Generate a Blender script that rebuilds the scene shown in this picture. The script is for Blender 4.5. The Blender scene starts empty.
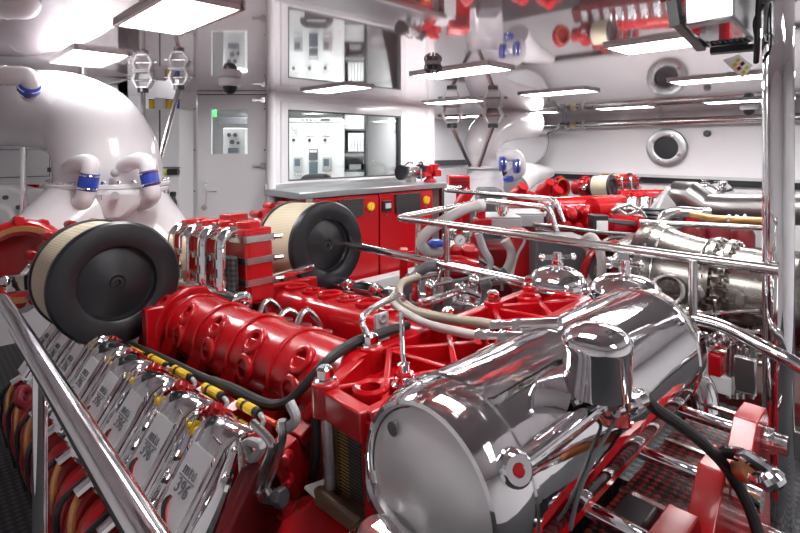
import bpy, bmesh, math, random
from mathutils import Vector, Matrix
V = Vector
PI = math.pi
random.seed(7)
sc = bpy.context.scene
COL = sc.collection
F, HY = 512.0, 148.0            # focal length in pixels and horizon row of the 800x533 frame
RX = V((.719, -.695, 0)); FW = V((.695, .719, 0)); UP = V((0, 0, 1))
RC = Matrix((RX, FW, UP)).transposed()
FLOOR, CEIL, LIFT = -1.55, .62, 1.55

def pix(px, py, d): return RX * ((px - 400) / F * d) + FW * d + UP * (-(py - HY) / F * d)
def pixX(px, py, X):
    u = pix(px, py, 1.0); return u * (X / u.x)
def pixY(px, py, Y):
    u = pix(px, py, 1.0); return u * (Y / u.y)
def pixZ(px, py, z):
    u = pix(px, py, 1.0); return u * (z / u.z)

# ---------------------------------------------------------------- materials
def mat(name, col, rough=.5, metal=0., coat=0., emit=0., bump=None, trans=0., spec=.5, vary=0.):
    m = bpy.data.materials.new(name); m.use_nodes = True
    nt = m.node_tree; b = nt.nodes['Principled BSDF']
    b.inputs['Base Color'].default_value = (*col, 1)
    b.inputs['Roughness'].default_value = rough
    b.inputs['Metallic'].default_value = metal
    b.inputs['Coat Weight'].default_value = coat
    b.inputs['Coat Roughness'].default_value = .06
    b.inputs['Specular IOR Level'].default_value = spec
    if emit:
        b.inputs['Emission Color'].default_value = (*col, 1); b.inputs['Emission Strength'].default_value = emit
    if trans: b.inputs['Transmission Weight'].default_value = trans
    if vary or bump:
        tc = nt.nodes.new('ShaderNodeTexCoord')
        n = nt.nodes.new('ShaderNodeTexNoise'); n.inputs['Scale'].default_value = bump[0] if bump else 6.
        n.inputs['Detail'].default_value = 4
        nt.links.new(tc.outputs['Object'], n.inputs['Vector'])
        if bump:
            bp = nt.nodes.new('ShaderNodeBump'); bp.inputs['Strength'].default_value = bump[1]; bp.inputs['Distance'].default_value = bump[2]
            nt.links.new(n.outputs['Fac'], bp.inputs['Height']); nt.links.new(bp.outputs['Normal'], b.inputs['Normal'])
        if vary:
            mr = nt.nodes.new('ShaderNodeMapRange'); mr.inputs['To Min'].default_value = max(0, rough - vary); mr.inputs['To Max'].default_value = rough + vary
            nt.links.new(n.outputs['Fac'], mr.inputs['Value']); nt.links.new(mr.outputs['Result'], b.inputs['Roughness'])
    return m
M = {}
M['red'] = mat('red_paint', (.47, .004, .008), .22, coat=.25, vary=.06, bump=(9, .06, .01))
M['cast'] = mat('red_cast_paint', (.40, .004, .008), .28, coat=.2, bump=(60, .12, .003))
M['darkred'] = mat('dark_and_shaded_red', (.16, .004, .008), .38, coat=.15, bump=(50, .15, .004))  # for dark red parts, and as painted shade on crankcase and first heads
M['cab'] = mat('red_cabinet_paint', (.50, .005, .010), .24, coat=.25)
M['chrome'] = mat('chrome', (.90, .90, .91), .035, 1.)
M['ripple'] = mat('polished_steel', (.88, .88, .89), .05, 1., bump=(5, .10, .02))
M['steel'] = mat('brushed_steel', (.62, .61, .60), .24, 1., vary=.07)
M['warm'] = mat('heat_tinted_steel', (.30, .28, .255), .25, 1., vary=.1, bump=(10, .03, .004))
M['top'] = mat('worktop_steel', (.50, .51, .52), .33, 1., vary=.05)
M['bronze'] = mat('copper_pipe', (.62, .30, .12), .35, .8)
M['brown'] = mat('brown_flange', (.16, .11, .07), .5, .3, bump=(20, .3, .01))
M['white'] = mat('white_lagging', (.80, .78, .80), .16, coat=.5)
M['wall'] = mat('white_wall_panel', (.90, .88, .90), .22, coat=.25)
M['door'] = mat('door_white', (.84, .82, .84), .3)
M['locker'] = mat('locker_white', (.78, .78, .79), .35)
M['grey'] = mat('grey_plastic', (.42, .42, .43), .4)
M['lightgrey'] = mat('light_grey_metal', (.62, .62, .62), .4)
M['darkgrey'] = mat('dark_grey', (.09, .09, .10), .45)
M['black'] = mat('black_plastic', (.017, .018, .022), .36)
M['rubber'] = mat('black_rubber', (.02, .02, .022), .55)
M['blue'] = mat('blue_hose', (.02, .06, .42), .35)
M['yellow'] = mat('yellow_plastic', (.80, .52, .02), .4)
M['orange'] = mat('orange_cable', (.80, .07, .02), .4)
M['lime'] = mat('lime_plastic', (.65, .75, .05), .4)
M['tagw'] = mat('white_label', (.85, .85, .84), .5)
M['ivory'] = mat('ivory_band', (.75, .68, .38), .4)
M['screen'] = mat('grey_screen', (.10, .13, .16), .2)
M['green'] = mat('green_sign', (.05, .45, .10), .4)
M['braid'] = mat('braided_hose', (.34, .29, .23), .45, .5, bump=(260, .6, .002))
M['hose'] = mat('pale_hose', (.44, .40, .385), .45, bump=(200, .4, .002))
for _k, _e in (('lamp', 21.), ('lampb', 29.), ('lampc', 31.), ('lampd', 36.), ('lampw', 14.), ('lampn', 30.)): M[_k] = mat('lamp_diffuser', (1., .99, .99), .5, emit=_e)
M['lampcab'] = mat('control_room_lamp', (1., 1., .99), .5, emit=13.)
M['plate'] = mat('satin_silver_plate', (.88, .88, .90), .32, .75)
M['capm'] = mat('end_cap_painted_reflection', (.93, .93, .93), .30, .5)  # pale half-diffuse tone stands in for the white a polished cap reflects
M['engrave'] = mat('engraved_lettering', (.20, .20, .21), .4, .3)
M['duct'] = mat('dull_stainless', (.36, .35, .345), .34, 1., vary=.06)
M['frame'] = mat('lamp_frame', (.72, .70, .70), .35)
# high gloss laminate ceiling: half mirror, half white
M['ceil'] = mat('gloss_white_ceiling', (.80, .745, .775), .035, .62, coat=.6)

def glass():
    m = bpy.data.materials.new('window_glass'); m.use_nodes = True; nt = m.node_tree
    nt.nodes.clear()
    o = nt.nodes.new('ShaderNodeOutputMaterial'); mx = nt.nodes.new('ShaderNodeMixShader')
    t = nt.nodes.new('ShaderNodeBsdfTransparent'); t.inputs[0].default_value = (.93, .96, .95, 1)
    g = nt.nodes.new('ShaderNodeBsdfGlossy'); g.inputs['Roughness'].default_value = .01
    fr = nt.nodes.new('ShaderNodeFresnel'); fr.inputs[0].default_value = 1.45
    nt.links.new(fr.outputs[0], mx.inputs[0]); nt.links.new(t.outputs[0], mx.inputs[1]); nt.links.new(g.outputs[0], mx.inputs[2])
    nt.links.new(mx.outputs[0], o.inputs[0]); return m
M['glass'] = glass()

def pattern(name, c1, c2, s, rough=.6, mode='mesh', metal=0.):
    """perforated or slotted surfaces from waves in object space"""
    m = bpy.data.materials.new(name); m.use_nodes = True; nt = m.node_tree; b = nt.nodes['Principled BSDF']
    tc = nt.nodes.new('ShaderNodeTexCoord'); L = nt.links.new
    ws = []
    dirs = {'mesh': ((1, 1, 1.), (1, 1, -1.)), 'slat': ((0, 0, 1),), 'plate': ((1, -1, 0), (1, 1, 0)), 'fins': ((0, 1, 0), (0, 1, 0)), 'pack': ((1, .9, .9), (1, -.9, -.9))}[mode]
    for d in dirs:
        mp = nt.nodes.new('ShaderNodeVectorMath'); mp.operation = 'DOT_PRODUCT'; mp.inputs[1].default_value = V(d) * s
        L(tc.outputs['Object'], mp.inputs[0])
        sn = nt.nodes.new('ShaderNodeMath'); sn.operation = 'SINE'; L(mp.outputs['Value'], sn.inputs[0]); ws.append(sn)
    if len(ws) > 1:
        ml = nt.nodes.new('ShaderNodeMath'); ml.operation = 'MULTIPLY'; L(ws[0].outputs[0], ml.inputs[0]); L(ws[1].outputs[0], ml.inputs[1]); src = ml
    else: src = ws[0]
    r = nt.nodes.new('ShaderNodeMapRange'); r.inputs['From Min'].default_value = -.1; r.inputs['From Max'].default_value = .5
    L(src.outputs[0], r.inputs['Value'])
    mx = nt.nodes.new('ShaderNodeMix'); mx.data_type = 'RGBA'; mx.inputs['A'].default_value = (*c1, 1); mx.inputs['B'].default_value = (*c2, 1)
    L(r.outputs['Result'], mx.inputs['Factor']); L(mx.outputs['Result'], b.inputs['Base Color'])
    bp = nt.nodes.new('ShaderNodeBump'); bp.inputs['Strength'].default_value = .4; bp.inputs['Distance'].default_value = .004
    L(r.outputs['Result'], bp.inputs['Height']); L(bp.outputs['Normal'], b.inputs['Normal'])
    b.inputs['Roughness'].default_value = rough; b.inputs['Metallic'].default_value = metal
    return m
M['mesh'] = pattern('perforated_filter_paper', (.74, .66, .50), (.50, .41, .26), 430)
M['floor'] = pattern('chequer_plate', (.022, .022, .024), (.07, .07, .075), 90, .45, 'plate', .3)
M['vent'] = pattern('dark_vent_mesh', (.012, .012, .014), (.07, .07, .075), 160, .5, 'mesh')
M['pack'] = pattern('plate_pack', (.010, .003, .003), (.34, .015, .02), 170, .4, 'pack')
M['fins'] = pattern('cooler_fins', (.02, .018, .016), (.42, .27, .05), 900, .5, 'slat')
M['finsred'] = pattern('cooler_fins_red', (.03, .004, .004), (.30, .02, .02), 900, .5, 'slat')
M['finsblack'] = pattern('cooler_fins_black', (.012, .012, .012), (.07, .07, .07), 900, .5, 'slat')

# ---------------------------------------------------------------- mesh building
WM = {}
def frame_of(d):
    d = d.normalized(); a = UP if abs(d.z) < .9 else V((1, 0, 0))
    u = d.cross(a).normalized(); return u, d.cross(u).normalized()
def smooth_path(pts, k):
    pts = [V(p) for p in pts]
    if k < 2 or len(pts) < 3: return pts
    out = []
    for i in range(len(pts) - 1):
        p0 = pts[i - 1] if i else pts[0] * 2 - pts[1]; p1, p2 = pts[i], pts[i + 1]
        p3 = pts[i + 2] if i + 2 < len(pts) else pts[-1] * 2 - pts[-2]
        for j in range(k):
            t = j / k
            out.append(.5 * ((2 * p1) + (p2 - p0) * t + (2 * p0 - 5 * p1 + 4 * p2 - p3) * t * t + (3 * p1 - p0 - 3 * p2 + p3) * t ** 3))
    out.append(pts[-1]); return out
def arc_path(pts, rad, k=6):
    """polyline with rounded corners"""
    pts = [V(p) for p in pts]; out = [pts[0]]
    for i in range(1, len(pts) - 1):
        a, b, c = pts[i - 1], pts[i], pts[i + 1]
        u, w = (a - b), (c - b); r = min(rad, u.length * .48, w.length * .48)
        p, q = b + u.normalized() * r, b + w.normalized() * r
        for j in range(k + 1):
            t = j / k; out.append((1 - t) ** 2 * p + 2 * t * (1 - t) * b + t * t * q)
    out.append(pts[-1]); return out

class MB:
    def __init__(s): s.bm = bmesh.new()
    def ring(s, c, u, w, r, n): return [s.bm.verts.new(c + (u * math.cos(2 * PI * i / n) + w * math.sin(2 * PI * i / n)) * r) for i in range(n)]
    def f(s, vs):
        try: s.bm.faces.new(vs)
        except ValueError: pass
    def bridge(s, a, b):
        n = len(a)
        for i in range(n): s.f((a[i], a[(i + 1) % n], b[(i + 1) % n], b[i]))
    def box(s, c, size, R=None):
        c = V(c); R = R or Matrix.Identity(3); h = V(size) / 2
        vs = [s.bm.verts.new(c + R @ V((x * h.x, y * h.y, z * h.z))) for x in (-1, 1) for y in (-1, 1) for z in (-1, 1)]
        for q in ((0, 1, 3, 2), (4, 6, 7, 5), (0, 4, 5, 1), (2, 3, 7, 6), (0, 2, 6, 4), (1, 5, 7, 3)): s.f([vs[i] for i in q])
        return s
    def bar(s, a, b, w, h, up=UP):
        a, b = V(a), V(b); y = (b - a); L = y.length; y.normalize()
        x = y.cross(up).normalized(); z = x.cross(y)
        return s.box((a + b) / 2, (w, L, h), Matrix((x, y, z)).transposed())
    def lathe(s, p, axis, prof, n=32):
        p = V(p); d = V(axis).normalized(); u, w = frame_of(d); prev = None
        for k, (r, h) in enumerate(prof):
            c = p + d * h
            if r < 1e-5:
                cur = [s.bm.verts.new(c)]
            else: cur = s.ring(c, u, w, r, n)
            if prev:
                if len(prev) == 1 and len(cur) > 1:
                    for i in range(n): s.f((prev[0], cur[(i + 1) % n], cur[i]))
                elif len(cur) == 1 and len(prev) > 1:
                    for i in range(n): s.f((prev[i], prev[(i + 1) % n], cur[0]))
                elif len(cur) > 1: s.bridge(prev, cur)
            prev = cur
        return s
    def cyl(s, a, b, r, r2=None, n=20):
        a, b = V(a), V(b); r2 = r if r2 is None else r2; L = (b - a).length
        return s.lathe(a, b - a, [(0, 0), (r, 0), (r2, L), (0, L)], n)
    def tube(s, pts, r, n=12, k=0, caps=True):
        pts = smooth_path(pts, k) if k else [V(p) for p in pts]
        rs = r if isinstance(r, (list, tuple)) else None
        u = None; prev = None; m = len(pts)
        for i, p in enumerate(pts):
            d = (pts[min(i + 1, m - 1)] - pts[max(i - 1, 0)]).normalized()
            if u is None: u, w = frame_of(d)
            else:
                u = (u - d * u.dot(d)).normalized(); w = d.cross(u)
            if rs:
                t = i / (m - 1) * (len(rs) - 1); j = min(int(t), len(rs) - 2); rad = rs[j] + (rs[j + 1] - rs[j]) * (t - j)
            else: rad = r
            cur = s.ring(p, u, w, rad, n)
            if prev: s.bridge(prev, cur)
            elif caps: s.f(list(reversed(cur)))
            prev = cur
        if caps: s.f(prev)
        return s
    def torus(s, c, axis, R_, r, n=28, m=8):
        c = V(c); u, w = frame_of(V(axis)); d = V(axis).normalized(); rings = []
        for i in range(n):
            a = 2 * PI * i / n; e = u * math.cos(a) + w * math.sin(a)
            rings.append([s.bm.verts.new(c + e * (R_ + r * math.cos(2 * PI * j / m)) + d * (r * math.sin(2 * PI * j / m))) for j in range(m)])
        for i in range(n): s.bridge(rings[i], rings[(i + 1) % n])
        return s
    def sph(s, c, r, sx=1, sy=1, sz=1, n=20, m=12):
        g = bmesh.ops.create_uvsphere(s.bm, u_segments=n, v_segments=m, radius=r)
        for v in g['verts']: v.co = V((v.co.x * sx, v.co.y * sy, v.co.z * sz)) + V(c)
        return s
    def prism(s, poly, vec):
        vec = V(vec); a = [s.bm.verts.new(V(p)) for p in poly]; b = [s.bm.verts.new(V(p) + vec) for p in poly]
        s.f(list(reversed(a))); s.f(b); s.bridge(a, b); return s
    def loft(s, rows, cap=True):
        prev = None
        for row in rows:
            cur = [s.bm.verts.new(V(p)) for p in row]
            if prev: s.bridge(prev, cur)
            elif cap: s.f(list(reversed(cur)))
            prev = cur
        if cap: s.f(prev)
        return s
    def hexn(s, c, axis, r, h): return s.lathe(V(c), axis, [(0, 0), (r, 0), (r, h * .8), (r * .82, h), (0, h)], 6)
    def xform(s, mx):
        for v in s.bm.verts: v.co = mx @ v.co
        return s
    def build(s, name, m, parent=None, local=False, label=None, cat=None, group=None, kind=None, bevel=0., sharp=.6, rnd=2):
        bm = s.bm
        bmesh.ops.recalc_face_normals(bm, faces=bm.faces)
        off = V((0, 0, 0))
        if parent is not None:
            if not local:
                inv = WM[parent].inverted()
                for v in bm.verts: v.co = inv @ v.co
            root = WM[parent]
        else:
            xs = [v.co.x for v in bm.verts]; ys = [v.co.y for v in bm.verts]; zs = [v.co.z for v in bm.verts]
            off = V(((min(xs) + max(xs)) / 2, (min(ys) + max(ys)) / 2, min(zs)))
            for v in bm.verts: v.co -= off
            root = Matrix.Translation(off)
        for fc in bm.faces: fc.smooth = True
        for e in bm.edges:
            if len(e.link_faces) == 2 and e.calc_face_angle(0) > sharp: e.smooth = False
        me = bpy.data.meshes.new(name); bm.to_mesh(me); bm.free()
        o = bpy.data.objects.new(name, me); COL.objects.link(o); me.materials.append(M[m] if isinstance(m, str) else m)
        if parent is not None: o.parent = parent
        else: o.location = off
        WM[o] = root
        if bevel:
            b = o.modifiers.new('bevel', 'BEVEL'); b.width = bevel; b.segments = rnd; b.limit_method = 'ANGLE'; b.angle_limit = .6; b.harden_normals = False
        tag(o, label, cat, group, kind); return o
def tag(o, label=None, cat=None, group=None, kind=None):
    if label: o['label'] = label
    if cat: o['category'] = cat
    if group: o['group'] = group
    if kind: o['kind'] = kind
    return o
def thing(name, label, cat, loc, mx=None, group=None):
    o = bpy.data.objects.new(name, None); o.empty_display_size = .1; COL.objects.link(o)
    m = mx if mx is not None else Matrix.Translation(V(loc))
    o.matrix_world = m; o.location = m.to_translation(); o.rotation_euler = m.to_euler(); o.scale = m.to_scale()
    WM[o] = m.copy(); return tag(o, label, cat, group)
def copy_tree(o, parent=None, skip=()):
    c = o.copy(); COL.objects.link(c)
    if parent is not None: c.parent = parent; c.matrix_parent_inverse = Matrix.Identity(4)
    for ch in [q for q in COL.objects if q.parent == o]:
        if ch.name.split('.')[0] not in skip: copy_tree(ch, c, skip)
    return c
def struct(name, mb, m, **k): return mb.build(name, m, kind='structure', **k)
# ================================================================ setting
struct('floor', MB().box((4.2, 2.5, FLOOR - .05), (13.4, 12, .1)), 'floor')
struct('ceiling', MB().box((4.2, 2.5, CEIL + .05), (13.4, 12, .1)), 'ceil')
H = CEIL - FLOOR; MZ = (CEIL + FLOOR) / 2
def wallbox(name, a, b, t=.08, m='wall', z0=FLOOR, z1=CEIL):
    a, b = V((a[0], a[1], 0)), V((b[0], b[1], 0)); d = (b - a); n = V((d.y, -d.x, 0)).normalized()
    mb = MB()
    mb.prism([a + V((0, 0, z0)), b + V((0, 0, z0)), b + V((0, 0, z1)), a + V((0, 0, z1))], -n * t)
    return struct(name, mb, m)
XL, XR, YN, YB = -1.45, 9.56, -2.4, 7.46
wallbox('wall_hull', (XR, YN), (XR, YB), -.08)
wallbox('wall_near', (XL, YN), (XR, YN), -.08)
wallbox('wall_left', (XL, YN), (XL, 5.05))
wallbox('wall_bulkhead', (XL, 5.05), (1.45, 5.05))
wallbox('wall_niche', (1.45, 5.05), (1.45, 6.6))
DL, DR = pix(180, HY, 5.72), pix(271, HY, 5.72)
wallbox('wall_recess', (1.45, 6.6), (2.6, 6.6))
wallbox('wall_back', (5.54, YB), (XR, YB))
wallbox('wall_side', (5.54, 5.1), (5.54, YB), -.08)
# wall with the door: frontal panel with a hole for the door
def frontal(x0, x1, y0, y1, d, t, mb=None):
    mb = mb or MB(); a = pix(x0, y1, d); b = pix(x1, y0, d); c = (a + b) / 2 + FW * t / 2
    return mb.box(c, (abs((b - a).dot(RX)), t, abs(a.z - b.z)), RC)
d0 = 5.72
yf = HY + -FLOOR * F / d0; yc = HY - CEIL * F / d0
wmb = MB()
frontal(179, 196.5, yc, yf, d0, .06, wmb); frontal(266.5, 271, yc, yf, d0, .06, wmb); frontal(196.5, 266.5, yc, 94, d0, .06, wmb)
struct('wall_door', wmb, 'wall')
# the door itself, with its window, hinges, lever and lock
dr = thing('door_1', None, None, pix(231, yf - 1, d0)); dr['kind'] = 'structure'
dm = MB()
for r in ((197.3, 211, 95, yf - 1), (247.5, 265.7, 95, yf - 1), (211, 247.5, 95, 109), (211, 247.5, 154, yf - 1)): frontal(*r, d0 - .012, .05, dm)
dm.build('door_leaf', 'door', dr)
gm = MB()
for r in ((196.4, 198, 94, yf - 1), (265, 266.8, 94, yf - 1), (196.4, 266.8, 93.8, 95.4)): frontal(*r, d0 + .03, .01, gm)
gm.build('door_gasket', 'darkgrey', dr)
frontal(210.5, 248, 108.6, 154.4, d0 + .012, .006).build('door_window', 'glass', dr)
h = MB()
for yy in (100, 166): 
    frontal(252, 264, yy - 1.2, yy + 1.4, d0 - .04, .02, h); frontal(261, 265.5, yy - 3, yy + 3, d0 - .05, .03, h)
h.build('hinge', 'steel', dr, bevel=.004)
h = MB(); frontal(202, 206.2, 181, 204, d0 - .03, .015, h); h.cyl(pix(204, 191.5, d0 - .02), pix(204, 191.5, d0 - .07), .012); h.cyl(pix(203, 191.5, d0 - .065), pix(217, 191.5, d0 - .065), .011); 
h.build('door_handle', 'chrome', dr, bevel=.004)
h = MB(); h.cyl(pix(204, 207.5, d0 - .01), pix(204, 207.5, d0 - .04), .03); h.build('lock', 'chrome', dr)
h = MB()
for yy in (109, 150, 191):
    for xx in (194.5, 264.6): h.cyl(pix(xx, yy, d0), pix(xx, yy, d0 - .018), .009, n=10)
h.build('screw', 'darkgrey', dr)
# window wall, its window with frame and glass
WY = 5.1
A, B = pixY(271, HY, WY), pixY(431, HY, WY)
wx0, wx1 = pixY(287.5, HY, WY).x, pixY(400.5, HY, WY).x
wz0, wz1 = pixY(287.5, 181.3, WY).z, pixY(287.5, 109.5, WY).z
w = MB()
def wbox(mb, x0, x1, z0, z1, y, t): return mb.box(((x0 + x1) / 2, y + t / 2, (z0 + z1) / 2), (x1 - x0, t, z1 - z0))
wbox(w, A.x, wx0, FLOOR, CEIL, WY, .08); wbox(w, wx1, 5.54, FLOOR, CEIL, WY, .08); wbox(w, wx0, wx1, FLOOR, wz0, WY, .08); wbox(w, wx0, wx1, wz1, CEIL, WY, .08)
struct('wall_window', w, 'wall')
wn = thing('window_1', None, None, (wx0, WY, wz0)); wn['kind'] = 'structure'
w = MB(); e = .09
for r in ((wx0 - e, wx0, wz0 - e, wz1 + e), (wx1, wx1 + e, wz0 - e, wz1 + e), (wx0, wx1, wz0 - e, wz0), (wx0, wx1, wz1, wz1 + e)): wbox(w, *r, WY - .014, .02)
w.build('window_frame', 'white', wn, bevel=.004)
w = MB()
for r in ((wx0, wx0 + .018, wz0, wz1), (wx1 - .018, wx1, wz0, wz1), (wx0, wx1, wz0, wz0 + .018), (wx0, wx1, wz1 - .018, wz1)): wbox(w, *r, WY - .008, .03)
w.build('gasket', 'darkgrey', wn)
wbox(MB(), wx0, wx1, wz0, wz1, WY + .015, .008).build('pane', 'glass', wn)
# vertical trims on the wall corners
struct('trim_1', MB().cyl((A.x - .01, A.y - .02, FLOOR), (A.x - .01, A.y - .02, CEIL), .05, n=16), 'wall')
struct('trim_2', MB().box((5.5, WY - .02, MZ), (.12, .1, H)), 'wall')
# dark strip and rub rail along the hull
a, b = pixX(540, 175, XR), pixX(762, 184, XR)
w = MB(); w.box((XR - .03, 2.5, a.z), (.06, 9.8, .10)); struct('trim_3', w, 'black')
w = MB(); w.box((XR - .05, 2.5, a.z + .075), (.09, 9.8, .05)); struct('trim_4', w, 'lightgrey')
# far bulkhead service duct
a = pixY(420, 116, YB)
struct('trim_5', MB().box((7.4, YB - .12, a.z), (3.9, .2, .12)), 'wall')
w = MB(); w.box((7.4, YB - .03, pixY(440, 163, YB).z), (3.9, .06, .12)); struct('trim_6', w, 'darkgrey')
# left bulkhead beam and dark recess
w = MB(); w.box((0, 5.02, pixY(50, 92, 5.05).z), (2.8, .08, .06)); struct('trim_7', w, 'lightgrey')
# engine beds and the gutter along the floor
struct('floor_bed_near', MB().box((1.06, 1.9, FLOOR + .06), (1.1, 2.9, .12)), 'darkgrey', bevel=.01)

# ---------------------------------------------------------------- control room behind the glass
d2 = 7.25
c = pix(280, HY, 9.2)
wallbox('wall_control', (pix(150, HY, 9.0).x, pix(150, HY, 9.0).y), (pix(418, HY, 9.0).x, pix(418, HY, 9.0).y))
wallbox('wall_control_left', (2.6, 6.68), (pix(150, HY, 9.0).x, pix(150, HY, 9.0).y))
sw = thing('switchboard', 'white switchboard with meters and screens behind the window', 'switchboard', pix(315, 260, d2 + .2))
frontal(287, 341.5, 118, HY - FLOOR * F / d2, d2 + .02, .4).build('cabinet', 'locker', sw, bevel=.008)
frontal(286, 342, 120, 122, d2 - .01, .05).build('ledge', 'lightgrey', sw)
for cx in (294, 310, 325.5):
    for r in range(2):
        for q in range(3): frontal(cx - 4 + q * 3, cx - 1.6 + q * 3, 125.5 + r * 6, 130 + r * 6, d2, .03).build('meter', 'lightgrey', sw)
    MB().cyl(pix(cx - .5, 140, d2 + .03), pix(cx - .5, 140, d2 - .03), .022, n=12).build('rotary_switch', 'black', sw)
for cx in (298, 327):
    o = frontal(cx - 4.5, cx + 4.5, 157, 171, d2 - .01, .04).build('control_unit', 'grey', sw, bevel=.004)
    frontal(cx - 3.2, cx + 2, 159, 166, d2 - .016, .01).build('display', 'screen', o)
    for q in range(3): MB().cyl(pix(cx - 3 + q * 3, 175, d2 + .03), pix(cx - 3 + q * 3, 175, d2 - .02), .014, n=10).build('lamp_button', 'grey', sw)
for r in ((309, 317.5, 149, 160, 'darkgrey'), (309, 317.5, 162, 175, 'screen')): frontal(*r[:4], d2 - .01, .04).build('indicator_panel', r[4], sw)
frontal(309.5, 317, 150, 152.5, d2 - .02, .02).build('display', 'lightgrey', sw)
for q in range(4): MB().cyl(pix(303 + q * 4, 121, d2 - .01), pix(303 + q * 4, 119, d2 - .01), .012, n=8).build('signal_lamp', 'darkgrey', sw)
frontal(320, 330, 118.6, 120.2, d2 - .03, .03).build('nameplate', 'black', sw)
# book shelf with binders
d3 = 7.7
sh = thing('shelf_unit', 'dark open shelf unit beside the switchboard', 'shelf', pix(355, 190, d3 + .1))
m = MB()
for x in (343.2, 365.2): frontal(x - .9, x + .9, 113, 215, d3, .35, m)
m.build('upright', 'black', sh)
for y in (130, 152.5, 157.5, 171, 190): frontal(343, 366, y - .9, y + .9, d3 + .005, .33).build('shelf_board', 'darkgrey', sh)
frontal(343, 366, 113, 215, d3 + .35, .02).build('back_panel', 'darkgrey', sh)
frontal(344.4, 364.2, 112, 129, d3 + .08, .02).build('glass_front', 'lightgrey', sh)
for q in range(5):
    o = frontal(348.2 + q * 3.2, 350.9 + q * 3.2, 133, 151.4, d3 + .03, .25).build('ring_binder', 'tagw', label='white ring binder, number %s from the left on the dark shelf' % ('one two three four five'.split()[q]), cat='binder', group='white binders on the dark shelf')
    MB().cyl(pix(349.5 + q * 3.2, 139, d3 + .025), pix(349.5 + q * 3.2, 139, d3 + .035), .016, n=10).build('finger_hole', 'black', o) if False else None
frontal(344.5, 364, 153.4, 156.4, d3 + .03, .2).build('document_tray', 'lightgrey', label='flat white document tray on the dark shelf', cat='tray')
frontal(349, 361, 164.5, 170, d3 + .05, .15).build('small_parts_box', 'grey', label='grey box on the lower board of the dark shelf', cat='box', bevel=.01)
frontal(344.5, 364, 172, 214, d3 + .02, .3).build('drawer_cabinet', 'locker', label='white drawer cabinet under the dark shelf', cat='cabinet')
# glass partition, chair back, sign, lamps of the control room
frontal(366.5, 404, 100, 260, 8.6, .05).build('partition_panel', 'grey', label='grey partition beside the dark shelf unit', cat='partition')
m = MB(); s0 = pix(316, 190, 6.75)
m.tube([pix(303, 184, 6.75), pix(305, 178.5, 6.75), pix(315, 177, 6.75), pix(327, 177.5, 6.75), pix(331, 184, 6.75)], .045, 8, 4)
m.box(pix(317, 190, 6.76), (.32, .05, .2), RC)
ch = thing('office_chair', 'dark office chair back below the switchboard, seen through the window', 'chair', pix(317, 262, 6.75))
m.build('backrest', 'black', ch); MB().cyl(pix(317, 255, 6.76), pix(317, 192, 6.76), .03).build('column', 'steel', ch)
MB().lathe(pix(317, 264, 6.76), UP, [(0, 0), (.24, 0), (.2, .04), (.03, .1), (0, .1)]).build('base', 'black', ch)
frontal(212, 215.5, 109.5, 117, 6.6, .04).build('wall_sign', 'green', label='green sign seen through the door window', cat='sign')
pc = thing('instrument_cabinet', 'pale instrument cabinet seen through the door window', 'cabinet', pix(234, 260, 6.4))
frontal(223, 245, 128, 262, 6.4, .3).build('cabinet', 'lightgrey', pc, bevel=.01)
for x, y, s in ((229, 135, 2), (235, 135, 2), (232, 142, 2.4), (238, 143, 1.6)): MB().cyl(pix(x, y, 6.42), pix(x, y, 6.36), s * .0125, n=14).build('gauge', 'darkgrey', pc)
frontal(228, 238, 148, 153, 6.36, .03).build('display', 'screen', pc)
frontal(218, 247, 117, 124, 6.9, .06).build('air_duct', 'darkgrey', label='dark duct crossing behind the door window', cat='duct')
for i, (x, y, dd) in enumerate(((320, 104, 6.9), (380, 106, 7.6), (232, 104, 6.5))):
    p = pix(x, y, dd)
    lt = thing('ceiling_lamp', ['slim ceiling lamp over the switchboard', 'slim ceiling lamp over the dark shelf unit', 'slim ceiling lamp behind the door window'][i], 'lamp', (p.x, p.y, CEIL - .05), group='control room lamps')
    MB().box((p.x, p.y, CEIL - .02), (.9, .5, .04)).build('lamp_frame', 'frame', lt); MB().box((p.x, p.y, CEIL - .045), (.84, .44, .012)).build('diffuser', 'lampcab', lt)

# ---------------------------------------------------------------- ceiling lamps
rows = [(.9, [.85, 2.43, 3.97], .31, .70), (.9, [-.75], .31, .70), (3.2, [-.6, .97, 2.62, 4.26], .33, .78), (5.17, [-.3, 1.27, 2.85, 4.35], .33, .78), (7.8, [.1, 1.71, 3.2, 4.75, 6.3], .33, .78)]
where = {(.9, .85): 'above the chrome cylinder, out of the picture', (.9, 2.43): 'above the round black air filter', (.9, 3.97): 'beside the white exhaust elbow',
 (.9, -.75): 'behind the viewpoint over the walkway', (3.2, -.6): 'nearest in the row over the middle walkway', (3.2, .97): 'beside the silver ceiling box', (3.2, 2.62): 'in the middle of the ceiling beyond the window', (3.2, 4.26): 'just in front of the window wall',
 (5.17, -.3): 'hidden behind the chrome pillar', (5.17, 1.27): 'just left of the chrome pillar', (5.17, 2.85): 'over the paired steel pipes', (5.17, 4.35): 'by the far white exhaust duct',
 (7.8, .1): 'by the hull beyond the pillar', (7.8, 1.71): 'near the hull beside the small camera', (7.8, 3.2): 'near the hull above the porthole', (7.8, 6.3): 'farthest in the row along the hull, before the far bulkhead', (7.8, 4.75): 'near the hull by the far bulkhead'}
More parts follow.
